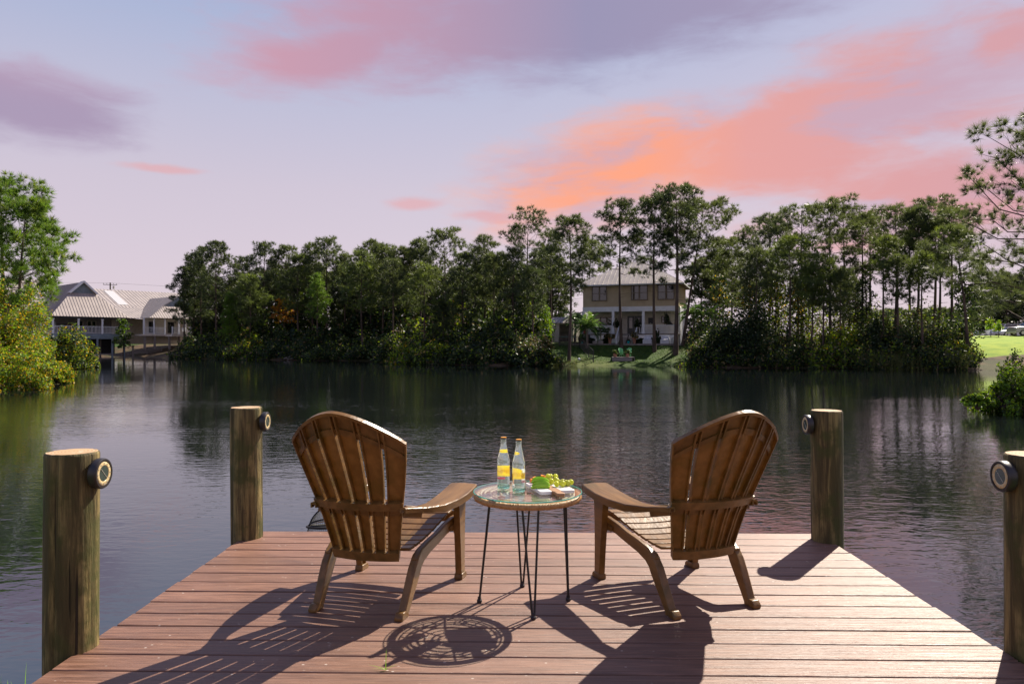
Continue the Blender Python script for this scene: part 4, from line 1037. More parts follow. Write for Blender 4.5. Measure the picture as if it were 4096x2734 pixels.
def pot(name, loc, r, h, m_, label, plant=None, group=None, foliage=None, cat='plant pot'):
    root = empty(name, loc, 0, label, cat, group)
    part('pot', m_, lambda m: m.lathe([(r * .62, 0), (r * .8, h * .45), (r, h * .92), (r * 1.08, h * .93), (r * 1.08, h), (r * .9, h), (r * .85, h * .86), (0, h * .86)], 14), root, smooth=40)
    if plant:
        n, rad, size, mats, pr_ = plant
        p, nr = bush_points(n, rad, RG, 9, .5); p[:, 2] += h * .85
        link('plant', np_mesh('plant', leaf_quads(p, np.full(n, size), RG, nr * .4, .35), 4, n, [M[q] for q in mats], RG.choice(len(mats), n, p=pr_)), root)
    return root
ferny = (320, (.5, .5, .55), .13, ['leaf_tan', 'leaf_m', 'leaf_gold'], [.45, .45, .1])
g0 = 0.02
pot('urn_planter', HP(U(962), -1.7, g0), .24, .68, M['terracotta'], 'terracotta urn of brownish fern left of the house steps', ferny, 'urns beside the steps')
pot('urn_planter', HP(U(1278), -1.9, g0), .24, .68, M['terracotta'], 'terracotta urn of brownish fern right of the house steps', ferny, 'urns beside the steps')
pot('glazed_pot', HP(U(596), -1.6, g0), .15, .3, M['turq'], 'small turquoise pot by the palm at the left of the house', (120, (.35, .35, .6), .12, ['leaf_d', 'leaf_m'], [.6, .4]), 'turquoise pots')
pot('glazed_pot', HP(U(1208), -2.2, g0), .16, .3, M['turq'], 'small turquoise pot at the foot of the house steps', (60, (.2, .2, .25), .1, ['leaf_d', 'leaf_m'], [.6, .4]), 'turquoise pots')
um = empty('patio_umbrella', HP(U(622), -1.0, g0), 0, 'closed red patio umbrella beside the palm in front of the porch', 'umbrella')
part('canopy', M['umbrella'], lambda m: m.lathe([(.02, 2.35), (.12, 2.1), (.2, 1.6), (.27, 1.15), (.24, 1.12), (.03, 1.2)], 10), um, smooth=True); part('pole', M['greytimber'], lambda m: m.tube([(0, 0, 0), (0, 0, 2.45)], .025, 6), um)
bed = empty('stone_planter', HP(U(795), -1.5, g0), hang, 'low pale stone planter with leafy plants left of the house steps', 'planter')
for r_ in range(3):
    for k in range(6): part('stone', M['stone'], lambda m: m.box((-.55 + .22 * k + (.05 if r_ % 2 else 0), 0, .06 + .115 * r_), (.205, .3 + rnd.uniform(-.02, .03), .105)), bed, bevel=.012)
def cluster(px_u, y, rad, n, mats, pr_, label, size=.13, name='garden_shrub', gl='garden shrubs before the porch'):
    return shrub(name, HP(U(px_u), y, g0), rad, n, size, mats, pr_, RG, label, gl, 14, .42, 3)
cluster(720, -1.2, (.75, .5, .75), 700, ['leaf_d', 'leaf_m'], [.8, .2], 'dark green shrub behind the stone planter before the porch')
cluster(905, -1.3, (.6, .5, .95), 600, ['leaf_d', 'leaf_m'], [.7, .3], 'spiky dark shrub between stone planter and left urn', .2)
cluster(1350, -1.3, (.55, .4, .55), 500, ['leaf_d', 'leaf_m'], [.7, .3], 'low dark shrub right of the right urn', .2)
cluster(1560, -1.3, (.75, .5, .6), 700, ['leaf_d', 'leaf_m'], [.8, .2], 'dark clipped shrub between the white covered seats')
cluster(1545, -1.1, (.32, .32, 1.5), 420, ['leaf_d', 'leaf_m'], [.6, .4], 'upright dark green shrub rising against the right porch railing')
cluster(590, -1.3, (.4, .4, .95), 400, ['leaf_d', 'leaf_m'], [.6, .4], 'leafy plant in front of the house left corner')
pap = empty('papaya_plant', HP(U(838), -1.6, g0 + .3), 0, 'broad-leaved plant with layered leaves rising from the stone planter', 'plant')
part('stem', M['bark_pale'], lambda m: m.tube([(0, 0, -.25), (.03, 0, .7), (0, 0, 1.35)], [.05, .04, .03], 6), pap)
pp = []
for k in range(16):
    a = k * 2.4; L = rnd.uniform(.55, .95); z = 1.0 + .5 * (k / 16); pp.append(np.array([math.cos(a) * L, math.sin(a) * L, z + rnd.uniform(-.1, .12)]))
    part('leaf_stalk', M['palm'], lambda m: m.tube([(0, 0, z), tuple(pp[-1])], .012, 3), pap)
q_ = np.concatenate([p_ + RG.normal(0, .12, (14, 3)) * np.array([1, 1, .3]) for p_ in pp])
link('foliage', np_mesh('foliage', leaf_quads(q_, np.full(len(q_), .16), RG, np.array([0, 0, 1.6])), 4, len(q_), [M['leaf_m']]), pap)
def covered(u, wd, dp, h, label):
    r_ = empty('covered_armchair', HP(U(u), -1.6, g0), hang, label, 'covered chair', 'white covered patio chairs')
    part('cover', M['cover'], lambda m: m.loft([[(-wd / 2, -dp / 2, 0), (wd / 2, -dp / 2, 0), (wd / 2, dp / 2, 0), (-wd / 2, dp / 2, 0)], [(-wd / 2, -dp / 2, h * .5), (wd / 2, -dp / 2, h * .5), (wd / 2, dp / 2, h * .62), (-wd / 2, dp / 2, h * .62)], [(-wd / 2 + .05, dp * .05, h * .6), (wd / 2 - .05, dp * .05, h * .6), (wd / 2 - .03, dp / 2, h * .7), (-wd / 2 + .03, dp / 2, h * .7)], [(-wd / 2 + .1, dp * .25, h), (wd / 2 - .1, dp * .25, h), (wd / 2 - .08, dp / 2, h), (-wd / 2 + .08, dp / 2, h)]]), r_, bevel=.07, seg=3)
    part('hem', M['cover'], lambda m: m.box((0, 0, .03), (wd + .03, dp + .03, .05)), r_)
covered(1440, 1.0, .85, .85, 'white covered patio chair partly behind a trunk right of the steps'); covered(1655, .95, .85, .88, 'white covered patio chair at the right end of the porch front')
pc = empty('patio_chair', HP(U(675), -1.7, g0), hang + .3, 'dark metal patio chair beside the palm trunk', 'chair')
part('seat', M['black'], lambda m: m.box((0, 0, .42), (.5, .5, .05)), pc); part('backrest', M['black'], lambda m: m.box((0, .25, .72), (.5, .05, .5)), pc)
for sx in (-1, 1):
    part('armrest', M['black'], lambda m: m.box((sx * .26, 0, .62), (.05, .5, .04)), pc)
    for sy in (-1, 1): part('leg', M['black'], lambda m: m.box((sx * .23, sy * .22, .2), (.035, .035, .4)), pc)
part_k = part('retaining_edge', M['greytimber'], lambda m: m.box((HW / 2 - .2, -2.9, -.08), (HW + 1.6, .1, .2)), house)

# shed, iron fence, covered table, garden pole
s0 = on_ground(2205, 92); shed = empty('garden_shed', (s0.x, s0.y, s0.z), hang - .1, 'small cream garden shed with metal roof and dark open doorway left of the house', 'shed')
SW, SDp, SHt = 2.9, 2.4, 2.5
part('wall', M['cream'], lambda m: (m.box((.55, 0, SHt / 2), (1.1, .1, SHt)), m.box((2.75, 0, SHt / 2), (.3, .1, SHt)), m.box((1.85, 0, SHt - .15), (1.5, .1, .3)), m.box((SW, SDp / 2, SHt / 2), (.1, SDp, SHt)), m.box((0, SDp / 2, SHt / 2), (.1, SDp, SHt)), m.box((SW / 2, SDp, SHt / 2), (SW, .1, SHt))), shed)
part('gable', M['cream'], lambda m: m.prism([(0, 0), (SDp, 0), (SDp / 2, .62)], .1, Matrix(((0, 0, 1, SW - .05), (1, 0, 0, 0), (0, 1, 0, SHt), (0, 0, 0, 1)))), shed)
roof_plane('roof', [(-.2, -.25, SHt - .1), (SW + .2, -.25, SHt - .1), (SW + .2, SDp / 2, SHt + .66), (-.2, SDp / 2, SHt + .66)], 9, shed, th=.04)
roof_plane('roof', [(SW + .2, SDp + .25, SHt - .1), (-.2, SDp + .25, SHt - .1), (-.2, SDp / 2, SHt + .66), (SW + .2, SDp / 2, SHt + .66)], 9, shed, th=.04)
def iron_fence(a, c, label, n, dirz=0):
    root = empty('iron_fence', a, 0, label, 'fence', 'black iron garden fences'); d = c - a; L = d.length; u_ = d / L
    part('rail', M['black'], lambda m: (m.bar((0, 0, 1.2), d + Vector((0, 0, 1.2)), .04, .04), m.bar((0, 0, .15), d + Vector((0, 0, .15)), .04, .04)), root)
    for k in range(max(2, int(L / 2.2)) + 1):
        p = d * (k / max(2, int(L / 2.2))); part('fence_post', M['black'], lambda m: m.box((p.x, p.y, p.z + .62), (.08, .08, 1.4)), root)
    p0_ = None
    for k in range(n):
        p = d * ((k + .5) / n)
        if p0_ is None: p0_ = part('picket', M['black'], lambda m: m.box((0, 0, 0), (.022, .022, 1.15)), root); o = p0_
        else: o = share('picket', p0_, root)
        o.location = (p.x, p.y, p.z + .68)
iron_fence(on_ground(2238, 80), on_ground(2318, 79), 'black iron fence panel behind the lone pine trunk left of the house', 26)
iron_fence(on_ground(2318, 79), on_ground(2374, 72.5), 'black iron fence running down the lawn left of the house', 30)
iron_fence(on_ground(2235, 93), on_ground(2330, 91), 'black iron fence between the shed and the house', 30)
iron_fence(on_ground(2745, 81), on_ground(2850, 80), 'black iron fence in shade right of the house', 34)
iron_fence(on_ground(2172, 84), on_ground(2196, 84), 'short black iron fence piece before the shed', 9)
gt = empty('garden_table', on_ground(2268, 86), .1, 'long garden table with green cover left of the house', 'table')
part('tabletop', M['greensheet'], lambda m: m.box((0, 0, .78), (2.1, .9, .06)), gt, bevel=.02)
for sx in (-1, 1):
    for sy in (-1, 1): part('leg', M['black'], lambda m: m.box((sx * .9, sy * .35, .38), (.07, .07, .76)), gt)
gp = MB(); gp.tube([(0, 0, -.2), (0, 0, 1.75), (.42, 0, 1.8)], [.04, .035, .03], 6); o = gp.build('garden_pole', M['black']); o.location = on_ground(2688, 75); tag(o, 'thin black pole standing on the lawn by the big double pine', 'pole')

# palms
def palm(loc, trunk_h, n, L, mats, label, up=.7, rt=.14):
    root = empty('palm_tree', loc, 0, label, 'palm', 'feather palms by the house')
    part('trunk', M['bark_pale'], lambda m: m.tube([(0, 0, -.3), (.05, 0, trunk_h * .5), (0, 0, trunk_h)], [rt * 1.25, rt, rt * .9], 8), root, smooth=True)
    for k in range(n):
        a = k * 2.39996; e = up * (1 - k / n * 1.5) + RG.uniform(-.1, .1); Lk = L * RG.uniform(.8, 1.1); pts = []
        p = np.array([0, 0, trunk_h]); ang = e + .45
        for j in range(9): pts.append(p.copy()); p = p + Lk / 8 * np.array([math.cos(a) * math.cos(ang), math.sin(a) * math.cos(ang), math.sin(ang)]); ang -= .19 + .05 * (1 - e)
        fr = part('frond', M[mats[k % len(mats)]], lambda m: m.tube(pts, [.03, .028, .025, .022, .018, .015, .012, .008, .005], 4), root, recalc=False)
        pts = np.array(pts); T = []
        side = np.array([-math.sin(a), math.cos(a), 0])
        for j in np.linspace(.9, 7.9, 26):
            i = int(j); c = pts[i] + (pts[min(8, i + 1)] - pts[i]) * (j - i); tng = unit(pts[min(8, i + 1)] - pts[i] + 1e-9); ll = Lk * .30 * math.sin(math.pi * min(.97, .12 + j / 8.6)) ** .7
            for s_ in (-1, 1):
                d = unit(side * s_ + tng * .75 + np.array([0, 0, -.35 + .25 * RG.normal()])); wv = tng * .022
                T += [c - wv, c + wv, c + d * ll * .5 + wv * 1.3 + [0, 0, .02], c + d * ll - [0, 0, ll * .12]]
        link('leaflet', np_mesh('leaflet', np.array(T), 4, len(T) // 4, [M[mats[k % len(mats)]]]), fr)['kind'] = 'stuff'
    return root
palm(on_ground(2347, 79), 2.15, 22, 2.5, ['palm', 'palm', 'palm_p'], 'feather palm in front of the house left corner with upright fronds', 1.15)
palm(on_ground(2300, 90), 2.8, 16, 2.1, ['palm'], 'shaded feather palm left of the house behind the fence')
palm(on_ground(2774, 82), 3.4, 18, 2.4, ['palm', 'palm_p'], 'feather palm against the right end of the house', .9)
palm(on_ground(2832, 81), 3.0, 18, 2.5, ['palm_p', 'palm'], 'sunlit feather palm right of the house beside the vine thicket', .9)
# little dock with green chairs and pots
q = W2(2492, 74.2); fd = empty('small_dock', (q[0], q[1], WZ), hang * .3, 'small grey timber dock at the foot of the house lawn with green chairs on it', 'dock')
for k in range(12): part('plank', M['greytimber'], lambda m: m.box((0, -.85 + .15 * k, .78), (2.25, .14, .04)), fd)
part('fascia', M['greytimber'], lambda m: m.box((-.12, -.95, .47), (1.98, .05, .54)), fd); part('side_fascia', M['greytimber'], lambda m: (m.box((1.1, 0, .47), (.05, 1.8, .5)), m.box((-1.1, 0, .47), (.05, 1.8, .5))), fd)
for sx in (-.9, .9):
    for sy in (-.7, .7): part('post', M['joist'], lambda m: m.box((sx, sy, .0), (.14, .14, 1.5)), fd)
dz_ = WZ + .803
def fdp(x, y): v = fd.matrix_basis @ Vector((x, y, 0)); return Vector((v.x, v.y, dz_))
make_chair('adirondack_chair', M['chair_green'], 'pale green adirondack chair on the left of the small far dock', fdp(-.05, .25), R(-158), 'green adirondack chairs on the far dock')
make_chair('adirondack_chair', M['chair_green'], 'pale green adirondack chair on the right of the small far dock', fdp(.55, .35), R(-205), 'green adirondack chairs on the far dock')
fl = (200, (.35, .35, .36), .11, ['leaf_m', 'leaf_d'], [.6, .4])
pot('flower_pot', fdp(-.82, -.6), .22, .36, M['terracotta'], 'terracotta pot of green plant at the left corner of the small dock', fl, 'pots on the far dock')
pot('flower_pot', fdp(.42, -.6), .22, .36, M['terracotta'], 'terracotta pot of green plant in front of the green chairs', fl, 'pots on the far dock')
gl_ = MB(); gl_.lathe([(.12, 0), (.16, .08), (.1, .2), (0, .24)], 10); o = gl_.build('garden_light', M['white'], smooth=True); o.location = on_ground(2316, 73.5); tag(o, 'small pale garden ornament on the lawn beside the lone pine', 'ornament')

# ------------------------------------------------------------------ clubhouse on piles at the left
A0 = P(203, 1262, 118.8); A1 = P(519, 1270.5, 128.0); e1 = Vector((A1.x - A0.x, A1.y - A0.y, 0)); LA = e1.length; cang = math.atan2(e1.y, e1.x)
club = empty('clubhouse', (A0.x, A0.y, 0), cang, 'long pale clubhouse with metal roofs and railed porch on piles over the pond', 'building')
ZEc, ZFc = 5.9, 3.0
cp = lambda name, m_, f, parent=club, **kw: part(name, m_, f, parent, **kw)
hw = LA / 2; tg, zg, zp = 4.2, 10.1, 12.05
BK = 20.0
roof_plane('roof', [(0, 0, ZEc), (LA, 0, ZEc), (LA - tg, tg, zg), (tg, tg, zg)], 26, club)
roof_plane('roof', [(0, BK, ZEc), (0, 0, ZEc), (tg, tg, zg), (hw, tg, zp), (hw, BK, zp)], 0, club)
mbq = MB(); seams(mbq, Vector((0, BK, ZEc)), Vector((0, 0, ZEc)), Vector((hw, tg + 2, zp)), Vector((hw, BK, zp)), 40); cp_o = mbq.build('roof_seam', M['seam'], club); cp_o['kind'] = 'stuff'
roof_plane('roof', [(LA, 0, ZEc), (LA, 16, ZEc), (hw, 16, zp), (hw, tg, zp), (LA - tg, tg, zg)], 0, club)
cp('gable', M['bluegrey'], lambda m: m.add([(tg, tg + .05, zg), (LA - tg, tg + .05, zg), (hw, tg + .05, zp), (tg, tg + .3, zg), (LA - tg, tg + .3, zg), (hw, tg + .3, zp)], [(0, 1, 2), (3, 5, 4), (0, 3, 4, 1), (1, 4, 5, 2), (2, 5, 3, 0)]))
cp('gable_trim', M['white'], lambda m: (m.bar((hw, tg - .5, zp + .1), (LA - tg + .25, tg - .5, zg - .05), .16, .3), m.bar((hw, tg - .5, zp + .1), (tg - .25, tg - .5, zg - .05), .16, .3)))
roof_plane('gable_roof', [(LA - tg + .3, tg - .55, zg - .05), (LA - tg + .3, tg + 1, zg - .05), (hw, tg + 1, zp + .16), (hw, tg - .55, zp + .16)], 0, club); roof_plane('gable_roof', [(tg - .3, tg + 1, zg - .05), (tg - .3, tg - .55, zg - .05), (hw, tg - .55, zp + .16), (hw, tg + 1, zp + .16)], 0, club)
# second gable further back on the left, and the long main roof behind
roof_plane('roof', [(-3.5, 11, 7.0), (3, 11, 7.0), (3, 17, 13.0), (-3.5, 17, 13.0)], 14, club)
KX, RX = 30.0, 34.0
roof_plane('roof', [(LA - 1.0, .6, ZEc - .02), (KX, .6, ZEc - .02), (KX, 8, 8.1), (LA - 4.5, 8, 8.1)], 34, club); roof_plane('roof', [(LA - 6.5, 8, 8.1), (RX, 8, 8.1), (RX, 17.5, 11.9), (LA - 8, 17.5, 11.9)], 44, club)
for a in (8.3, 13.8):
    cp('skylight', M['skylight'], lambda m: m.plate([(a, 9.2, 8.1 + 1.2 * .4 + .06), (a + 1.7, 9.2, 8.64), (a + 1.7, 16.6, 11.62), (a, 16.6, 11.62)], .05))
# second wing
b0, b1, bt, bm = 14.3, 28.0, -3.2, 21.1; zbr = 10.2; hg = 8.2; tgb = -3.2 + (hg - ZEc) / ((zbr - ZEc) / (bm - b0))
tb_ = (hg - ZEc) / ((zbr - ZEc) / (bm - b0))
roof_plane('roof', [(b0, bt, ZEc), (b1, bt, ZEc), (b1 - tb_, bt + 3.2, hg), (b0 + tb_, bt + 3.2, hg)], 30, club)
roof_plane('roof', [(b0, 14, ZEc), (b0, bt, ZEc), (b0 + tb_, bt + 3.2, hg), (bm, bt + 3.2, zbr), (bm, 14, zbr)], 0, club); roof_plane('roof', [(b1, bt, ZEc), (b1, 14, ZEc), (bm, 14, zbr), (bm, bt + 3.2, zbr), (b1 - tb_, bt + 3.2, hg)], 0, club)
mbq = MB(); seams(mbq, Vector((b0, 14, ZEc)), Vector((b0, bt, ZEc)), Vector((bm, bt + 3, zbr)), Vector((bm, 14, zbr)), 36, .025, .03); cp_o = mbq.build('roof_seam', M['seam'], club); cp_o['kind'] = 'stuff'
cp('gable', M['bluegrey'], lambda m: m.add([(b0 + tb_, bt + 3.3, hg), (b1 - tb_, bt + 3.3, hg), (bm, bt + 3.3, zbr), (bm, bt + 3.5, zbr)], [(0, 1, 2), (0, 2, 3), (1, 3, 2)]))
# porch over the water
cp('porch_floor', M['bluegrey'], lambda m: m.box((LA / 2, 3.6, ZFc - .1), (LA - .8, 6.6, .2)))
cp('fascia', M['bluegrey'], lambda m: (m.box((LA / 2, .35, ZFc - .25), (LA - .8, .12, .5)), m.box((LA / 2, .42, ZFc - .68), (LA - 1.0, .12, .36)), m.box((.4, 3.6, ZFc - .25), (.12, 6.4, .5))))
cp('header', M['trim_black'], lambda m: (m.box((LA / 2, .3, ZEc - .18), (LA - .2, .18, .28)), m.box((.3, 4, ZEc - .18), (.18, 7.6, .28))))
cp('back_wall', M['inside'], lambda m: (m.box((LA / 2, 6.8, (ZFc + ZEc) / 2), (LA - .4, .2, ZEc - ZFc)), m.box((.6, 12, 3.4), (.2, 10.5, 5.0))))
cp('under_porch_dark', M['trim_black'], lambda m: m.box((LA / 2, 5.2, 1.0), (LA - 1.2, .12, 3.0)))  # black sheet standing in for the shade under the porch
posts_x = [.45, 4.25, 7.95, LA - .55]
for x in posts_x:
    c = cp('column', M['white'], lambda m: m.box((x, .45, (ZFc + ZEc) / 2), (.24, .24, ZEc - ZFc)))
    cp('column_cap', M['white'], lambda m: m.box((x, .45, ZEc - .45), (.34, .34, .2)), c)
for y in (2.6, 4.6, 6.6): cp('column', M['white'], lambda m: m.box((.45, y, (ZFc + ZEc) / 2), (.2, .2, ZEc - ZFc)))
for y in (2.6, 4.6): cp('column', M['cream'], lambda m: m.box((LA - .55, y, (ZFc + ZEc) / 2), (.2, .2, ZEc - ZFc)))
for a, c in zip(posts_x[:-1], posts_x[1:]): railing(a + .12, c - .12, .45, ZFc, club, M['white'], 1.25, .21)
lr = railing(.6, 6.4, 0, ZFc, club, M['cream'], 1.25, .3); lr.rotation_euler = (0, 0, R(90)); lr.location = (.45, 0, 0)
for x in (1.0, 3.9, 7.2, 9.6, LA - .7): cp('pile', M['bluegrey'], lambda m: m.box((x, .55, .55), (.26, .26, 3.4)))
for x in (2.0, 5.5, 9.0): cp('pile', M['greytimber'], lambda m: m.box((x, 4.4, .55), (.24, .24, 3.4)))
cp('float_deck', M['greytimber'], lambda m: m.box((LA / 2 + .8, 1.5, -.5), (LA - 1.5, 1.8, .22)))
for x0, x1 in ((5.6, 7.0), (7.6, 9.1)):
    window(x0, x1, ZFc + .3, ZFc + 2.4, 6.65, M['cream'], club)
for k in range(3): cp('rack_bar', M['trim_black'], lambda m: m.box((4.0, 6.6, ZFc + .9 + .42 * k), (2.3, .1, .07)))
# right wing walls, porch and stairs
cp('wall', M['cream'], lambda m: (m.box(((b0 + 6.2 + b1 - .4) / 2, bt + .7, 3.7), (b1 - b0 - 6.6, .2, 4.4)), m.box((18, 7.0, 3.6), (20, .2, 4.7)), m.box((b0 + 3.5, bt + 3.4, 3.9), (6.5, .2, 4.0)), m.box((LA + .6, 5.2, 4.4), (3.4, .2, 2.9))))
for x in (b0 + 7.6, b0 + 10.9): window(x, x + 1.25, ZFc + .35, ZFc + 2.35, bt + .56, M['trim_black'], club, cols=2)
for x in (b0 + 1.2, b0 + 4.6): window(x, x + 1.1, ZFc + .3, ZFc + 2.3, bt + 3.26, M['trim_black'], club, cols=2)
cp('porch_floor', M['cream'], lambda m: m.box((b0 + 2.5, bt + 1.9, ZFc - .15), (7.2, 3.0, .3)))
cp('deck_floor', M['cream'], lambda m: m.box((b0 + 4.6, bt - .9, ZFc - .22), (3.4, 3.0, .34)))
for x in (b0 - .7, b0 + 1.0, b0 + 2.9): cp('column', M['white'], lambda m: m.box((x, bt + .5, (ZFc + ZEc) / 2), (.2, .2, ZEc - ZFc)))
for x in (b0 + 5.4, b0 + 6.4): cp('column', M['white'], lambda m: m.box((x, bt + .5, (ZFc + ZEc) / 2), (.3, .2, ZEc - ZFc)))
railing(b0 - .9, b0 + 2.9, bt + .5, ZFc, club, M['white'], 1.2, .22); railing(b0 + 3.0, b0 + 6.2, bt - 2.35, ZFc, club, M['white'], 1.2, .22)
for x in (b0 + 3.0, b0 + 6.25): cp('newel', M['white'], lambda m: m.box((x, bt - 2.35, ZFc + .62), (.2, .2, 1.45)))
for x in (b0 - .5, b0 + 1.2, b0 + 3.1, b0 + 4.8, b0 + 6.1): cp('pier', M['greytimber'], lambda m: m.box((x, bt - .9 if x > b0 + 2.5 else bt + .7, 1.6), (.3, .3, 2.5)))
st_ = cp('stair_rail', M['white'], lambda m: (m.bar((b0 + 6.3, bt - 2.35, ZFc + 1.2), (b0 + 9.1, bt - 2.35, 2.35), .1, .1), m.box((b0 + 9.15, bt - 2.35, 1.85), (.2, .2, 1.5)), m.bar((b0 + 6.3, bt - 2.35, ZFc + .15), (b0 + 9.1, bt - 2.35, 1.3), .08, .08)))
for k in range(13):
    f = (k + .5) / 13; cp('baluster', M['white'], lambda m: m.box((b0 + 6.3 + 2.8 * f, bt - 2.35, ZFc + .65 + f * (1.8 - ZFc - .62)), (.05, .05, 1.0)), st_)
for k in range(7): cp('step', M['greytimber'], lambda m: m.box((b0 + 6.55 + .38 * k, bt - 1.6, ZFc - .15 - .24 * k), (.36, 1.4, .06)))
km = MB(); km.loft([[(x, .3 * wv * math.cos(a), .18 * wv * math.sin(a)) for a in np.linspace(0, 6.28, 9)[:-1]] for x, wv in ((-1.9, .08), (-1.3, .7), (0, 1), (1.3, .7), (1.9, .08))])
Cm = Matrix.Translation((A0.x, A0.y, 0)) @ Matrix.Rotation(cang, 4, 'Z')
o = km.build('kayak', M['kayak'], smooth=True); o.location = Cm @ Vector((4.0, 6.2, ZFc + 1.0)); o.rotation_euler.z = cang; tag(o, 'dark red kayak lying on the rack inside the clubhouse porch', 'kayak')
km = MB(); km.loft([[(wv * .3, 0, z), (0, -.05, z), (-wv * .3, 0, z), (0, .05, z)] for z, wv in ((0, .3), (.5, .9), (1.2, 1), (1.8, .6), (2.1, .05))]); o = km.build('paddle_board', M['kayak_w'], smooth=True); o.location = Cm @ Vector((2.0, 6.0, ZFc + .1)); o.rotation_euler = (0, .2, cang); tag(o, 'pale paddle board leaning inside the left part of the clubhouse porch', 'paddle board')
ac = empty('utility_box', Cm @ Vector((b0 + 6.0, bt - .2, ZFc)), cang, 'small white utility box on the deck by the clubhouse stairs', 'utility box')
part('cabinet', M['white'], lambda m: m.box((0, 0, .85), (.6, .4, .6)), ac, bevel=.03); part('stand', M['greytimber'], lambda m: m.box((0, 0, .3), (.4, .3, .55)), ac)
lf = empty('picket_fence', Cm @ Vector((LA + .2, -.9, -.55)), cang + .05, 'low weathered picket fence at the water edge beside the clubhouse', 'fence')
part('rail', M['greytimber'], lambda m: (m.box((2.4, 0, .9), (5.2, .06, .1)), m.box((2.4, 0, .25), (5.2, .06, .1))), lf)
for x in (0, 2.5, 5.0): part('post', M['greytimber'], lambda m: m.box((x, 0, .4), (.2, .2, 1.7)), lf)
pk = part('picket', M['greytimber'], lambda m: m.box((0, 0, .55), (.08, .03, .8)), lf)
for k in range(26): share('picket', pk, lf).location = (.15 + .19 * k, 0, 0)
pk.location = (-.1, 0, 0)
# utility pole behind the clubhouse
pb = P(441, 1140, 175); upole = empty('utility_pole', (pb.x, pb.y, 1.5), cang - .5, 'brown utility pole with crossarms rising behind the clubhouse roof', 'utility pole')
hp_ = pb.z - 1.5
part('pole', M['bark'], lambda m: m.tube([(0, 0, 0), (0, 0, hp_ + .6)], [.2, .15], 8), upole); part('crossarm', M['bark'], lambda m: (m.box((0, -.15, hp_ + .1), (3.0, .1, .12))), upole); part('crossarm', M['bark'], lambda m: m.box((.4, -.15, hp_ - 1.2), (4.6, .1, .12)), upole)
for x in (-1.4, -.7, .7, 1.4): part('insulator', M['greytimber'], lambda m: m.tube([(x, -.15, hp_ + .15), (x, -.15, hp_ + .45)], .05, 5), upole)
part('transformer', M['silver'], lambda m: m.lathe([(.01, hp_ - .9), (.22, hp_ - .9), (.22, hp_ - .2), (.01, hp_ - .15)], 10, Matrix.Translation((.75, -.2, 0))), upole)
for z, dz in ((.5, .6), (-1.1, 1.6)): part('wire', M['black'], lambda m: m.tube([(-60, -10, hp_ + z - dz * .3), (-25, -4, hp_ + z - dz * 1.2), (0, -.15, hp_ + z), (25, 4, hp_ + z - dz * .9), (60, 10, hp_ + z - dz * .6)], .022, 3), upole)

# ------------------------------------------------------------------ vehicles and field on the right
def car(loc, rz, prof_, cab, wd, wheels, wr_, m_, label, name='parked_car', cat='car', truck=False):
    root = empty(name, loc, rz, label, cat, 'vehicles parked beyond the lawn')
    rings = []
    for y, k in ((-wd / 2, .93), (-wd / 2 + .12, 1), (wd / 2 - .12, 1), (wd / 2, .93)): rings.append([(x, y, .3 + (z - .3) * k if z > .5 else z) for x, z in prof_])
    part('body', m_, lambda m: m.loft(rings), root, bevel=.05)
    cb_ = []
    for y, k in ((-wd / 2 + .09, .0), (-wd / 2 + .22, 1), (wd / 2 - .22, 1), (wd / 2 - .09, .0)): cb_.append([(x, y, cab[0][1] + (z - cab[0][1]) * (k if k else .02)) for x, z in cab])
    part('window_band', M['carglass'], lambda m: m.loft(cb_), root)
    part('roof_panel', m_, lambda m: m.plate([(cab[1][0], -wd / 2 + .24, cab[1][1] + .03), (cab[2][0], -wd / 2 + .24, cab[2][1] + .03), (cab[2][0], wd / 2 - .24, cab[2][1] + .03), (cab[1][0], wd / 2 - .24, cab[1][1] + .03)], .06), root)
    for s_ in (-1, 1):
        for i in (0, 3): part('roof_pillar', m_, lambda m: m.bar((cab[i][0], s_ * (wd / 2 - .1), cab[i][1]), (cab[1 if i == 0 else 2][0], s_ * (wd / 2 - .24), cab[1][1] + .02), .08, .07), root)
    for x in wheels:
        for s_ in (-1, 1):
            Mw = Matrix.Translation((x, s_ * (wd / 2 - .1), wr_)) @ Matrix.Rotation(math.pi / 2, 4, 'X')
            wh = part('wheel', M['tyre'], lambda m: m.lathe([(wr_ * .55, -.12), (wr_, -.1), (wr_, .1), (wr_ * .55, .12)], 20, Mw), root, smooth=40)
            part('rim', M['rim'], lambda m: m.lathe([(wr_ * .6, -.13), (wr_ * .2, -.10), (wr_ * .2, .10), (wr_ * .6, .13)], 12, Mw), wh)
    x0_ = prof_[0][0]
    for s_ in (-1, 1): part('headlight', M['lens'], lambda m: m.box((x0_ + .02, s_ * (wd / 2 - .3), .78 if not truck else 1.02), (.12, .36, .16)), root, bevel=.02)
    part('grille', M['black_plastic'], lambda m: m.box((x0_ - .01, 0, .62 if not truck else .98), (.08, wd * .5, .2 if not truck else .42)), root); part('bumper', m_ if not truck else M['silver'], lambda m: m.box((x0_ - .06, 0, .48), (.18, wd - .1, .22)), root, bevel=.03)
    for s_ in (-1, 1): part('mirror', m_, lambda m: m.box((cab[0][0] + .15, s_ * (wd / 2 + .06), cab[0][1] + .12), (.14, .16, .12)), root, bevel=.02)
    return root
sedan = [(-2.2, .35), (-2.28, .6), (-2.1, .82), (-1.0, .98), (1.7, 1.02), (2.2, .98), (2.28, .6), (2.2, .32)]; scab = [(-.95, .97), (-.15, 1.44), (1.0, 1.44), (1.75, 1.0)]
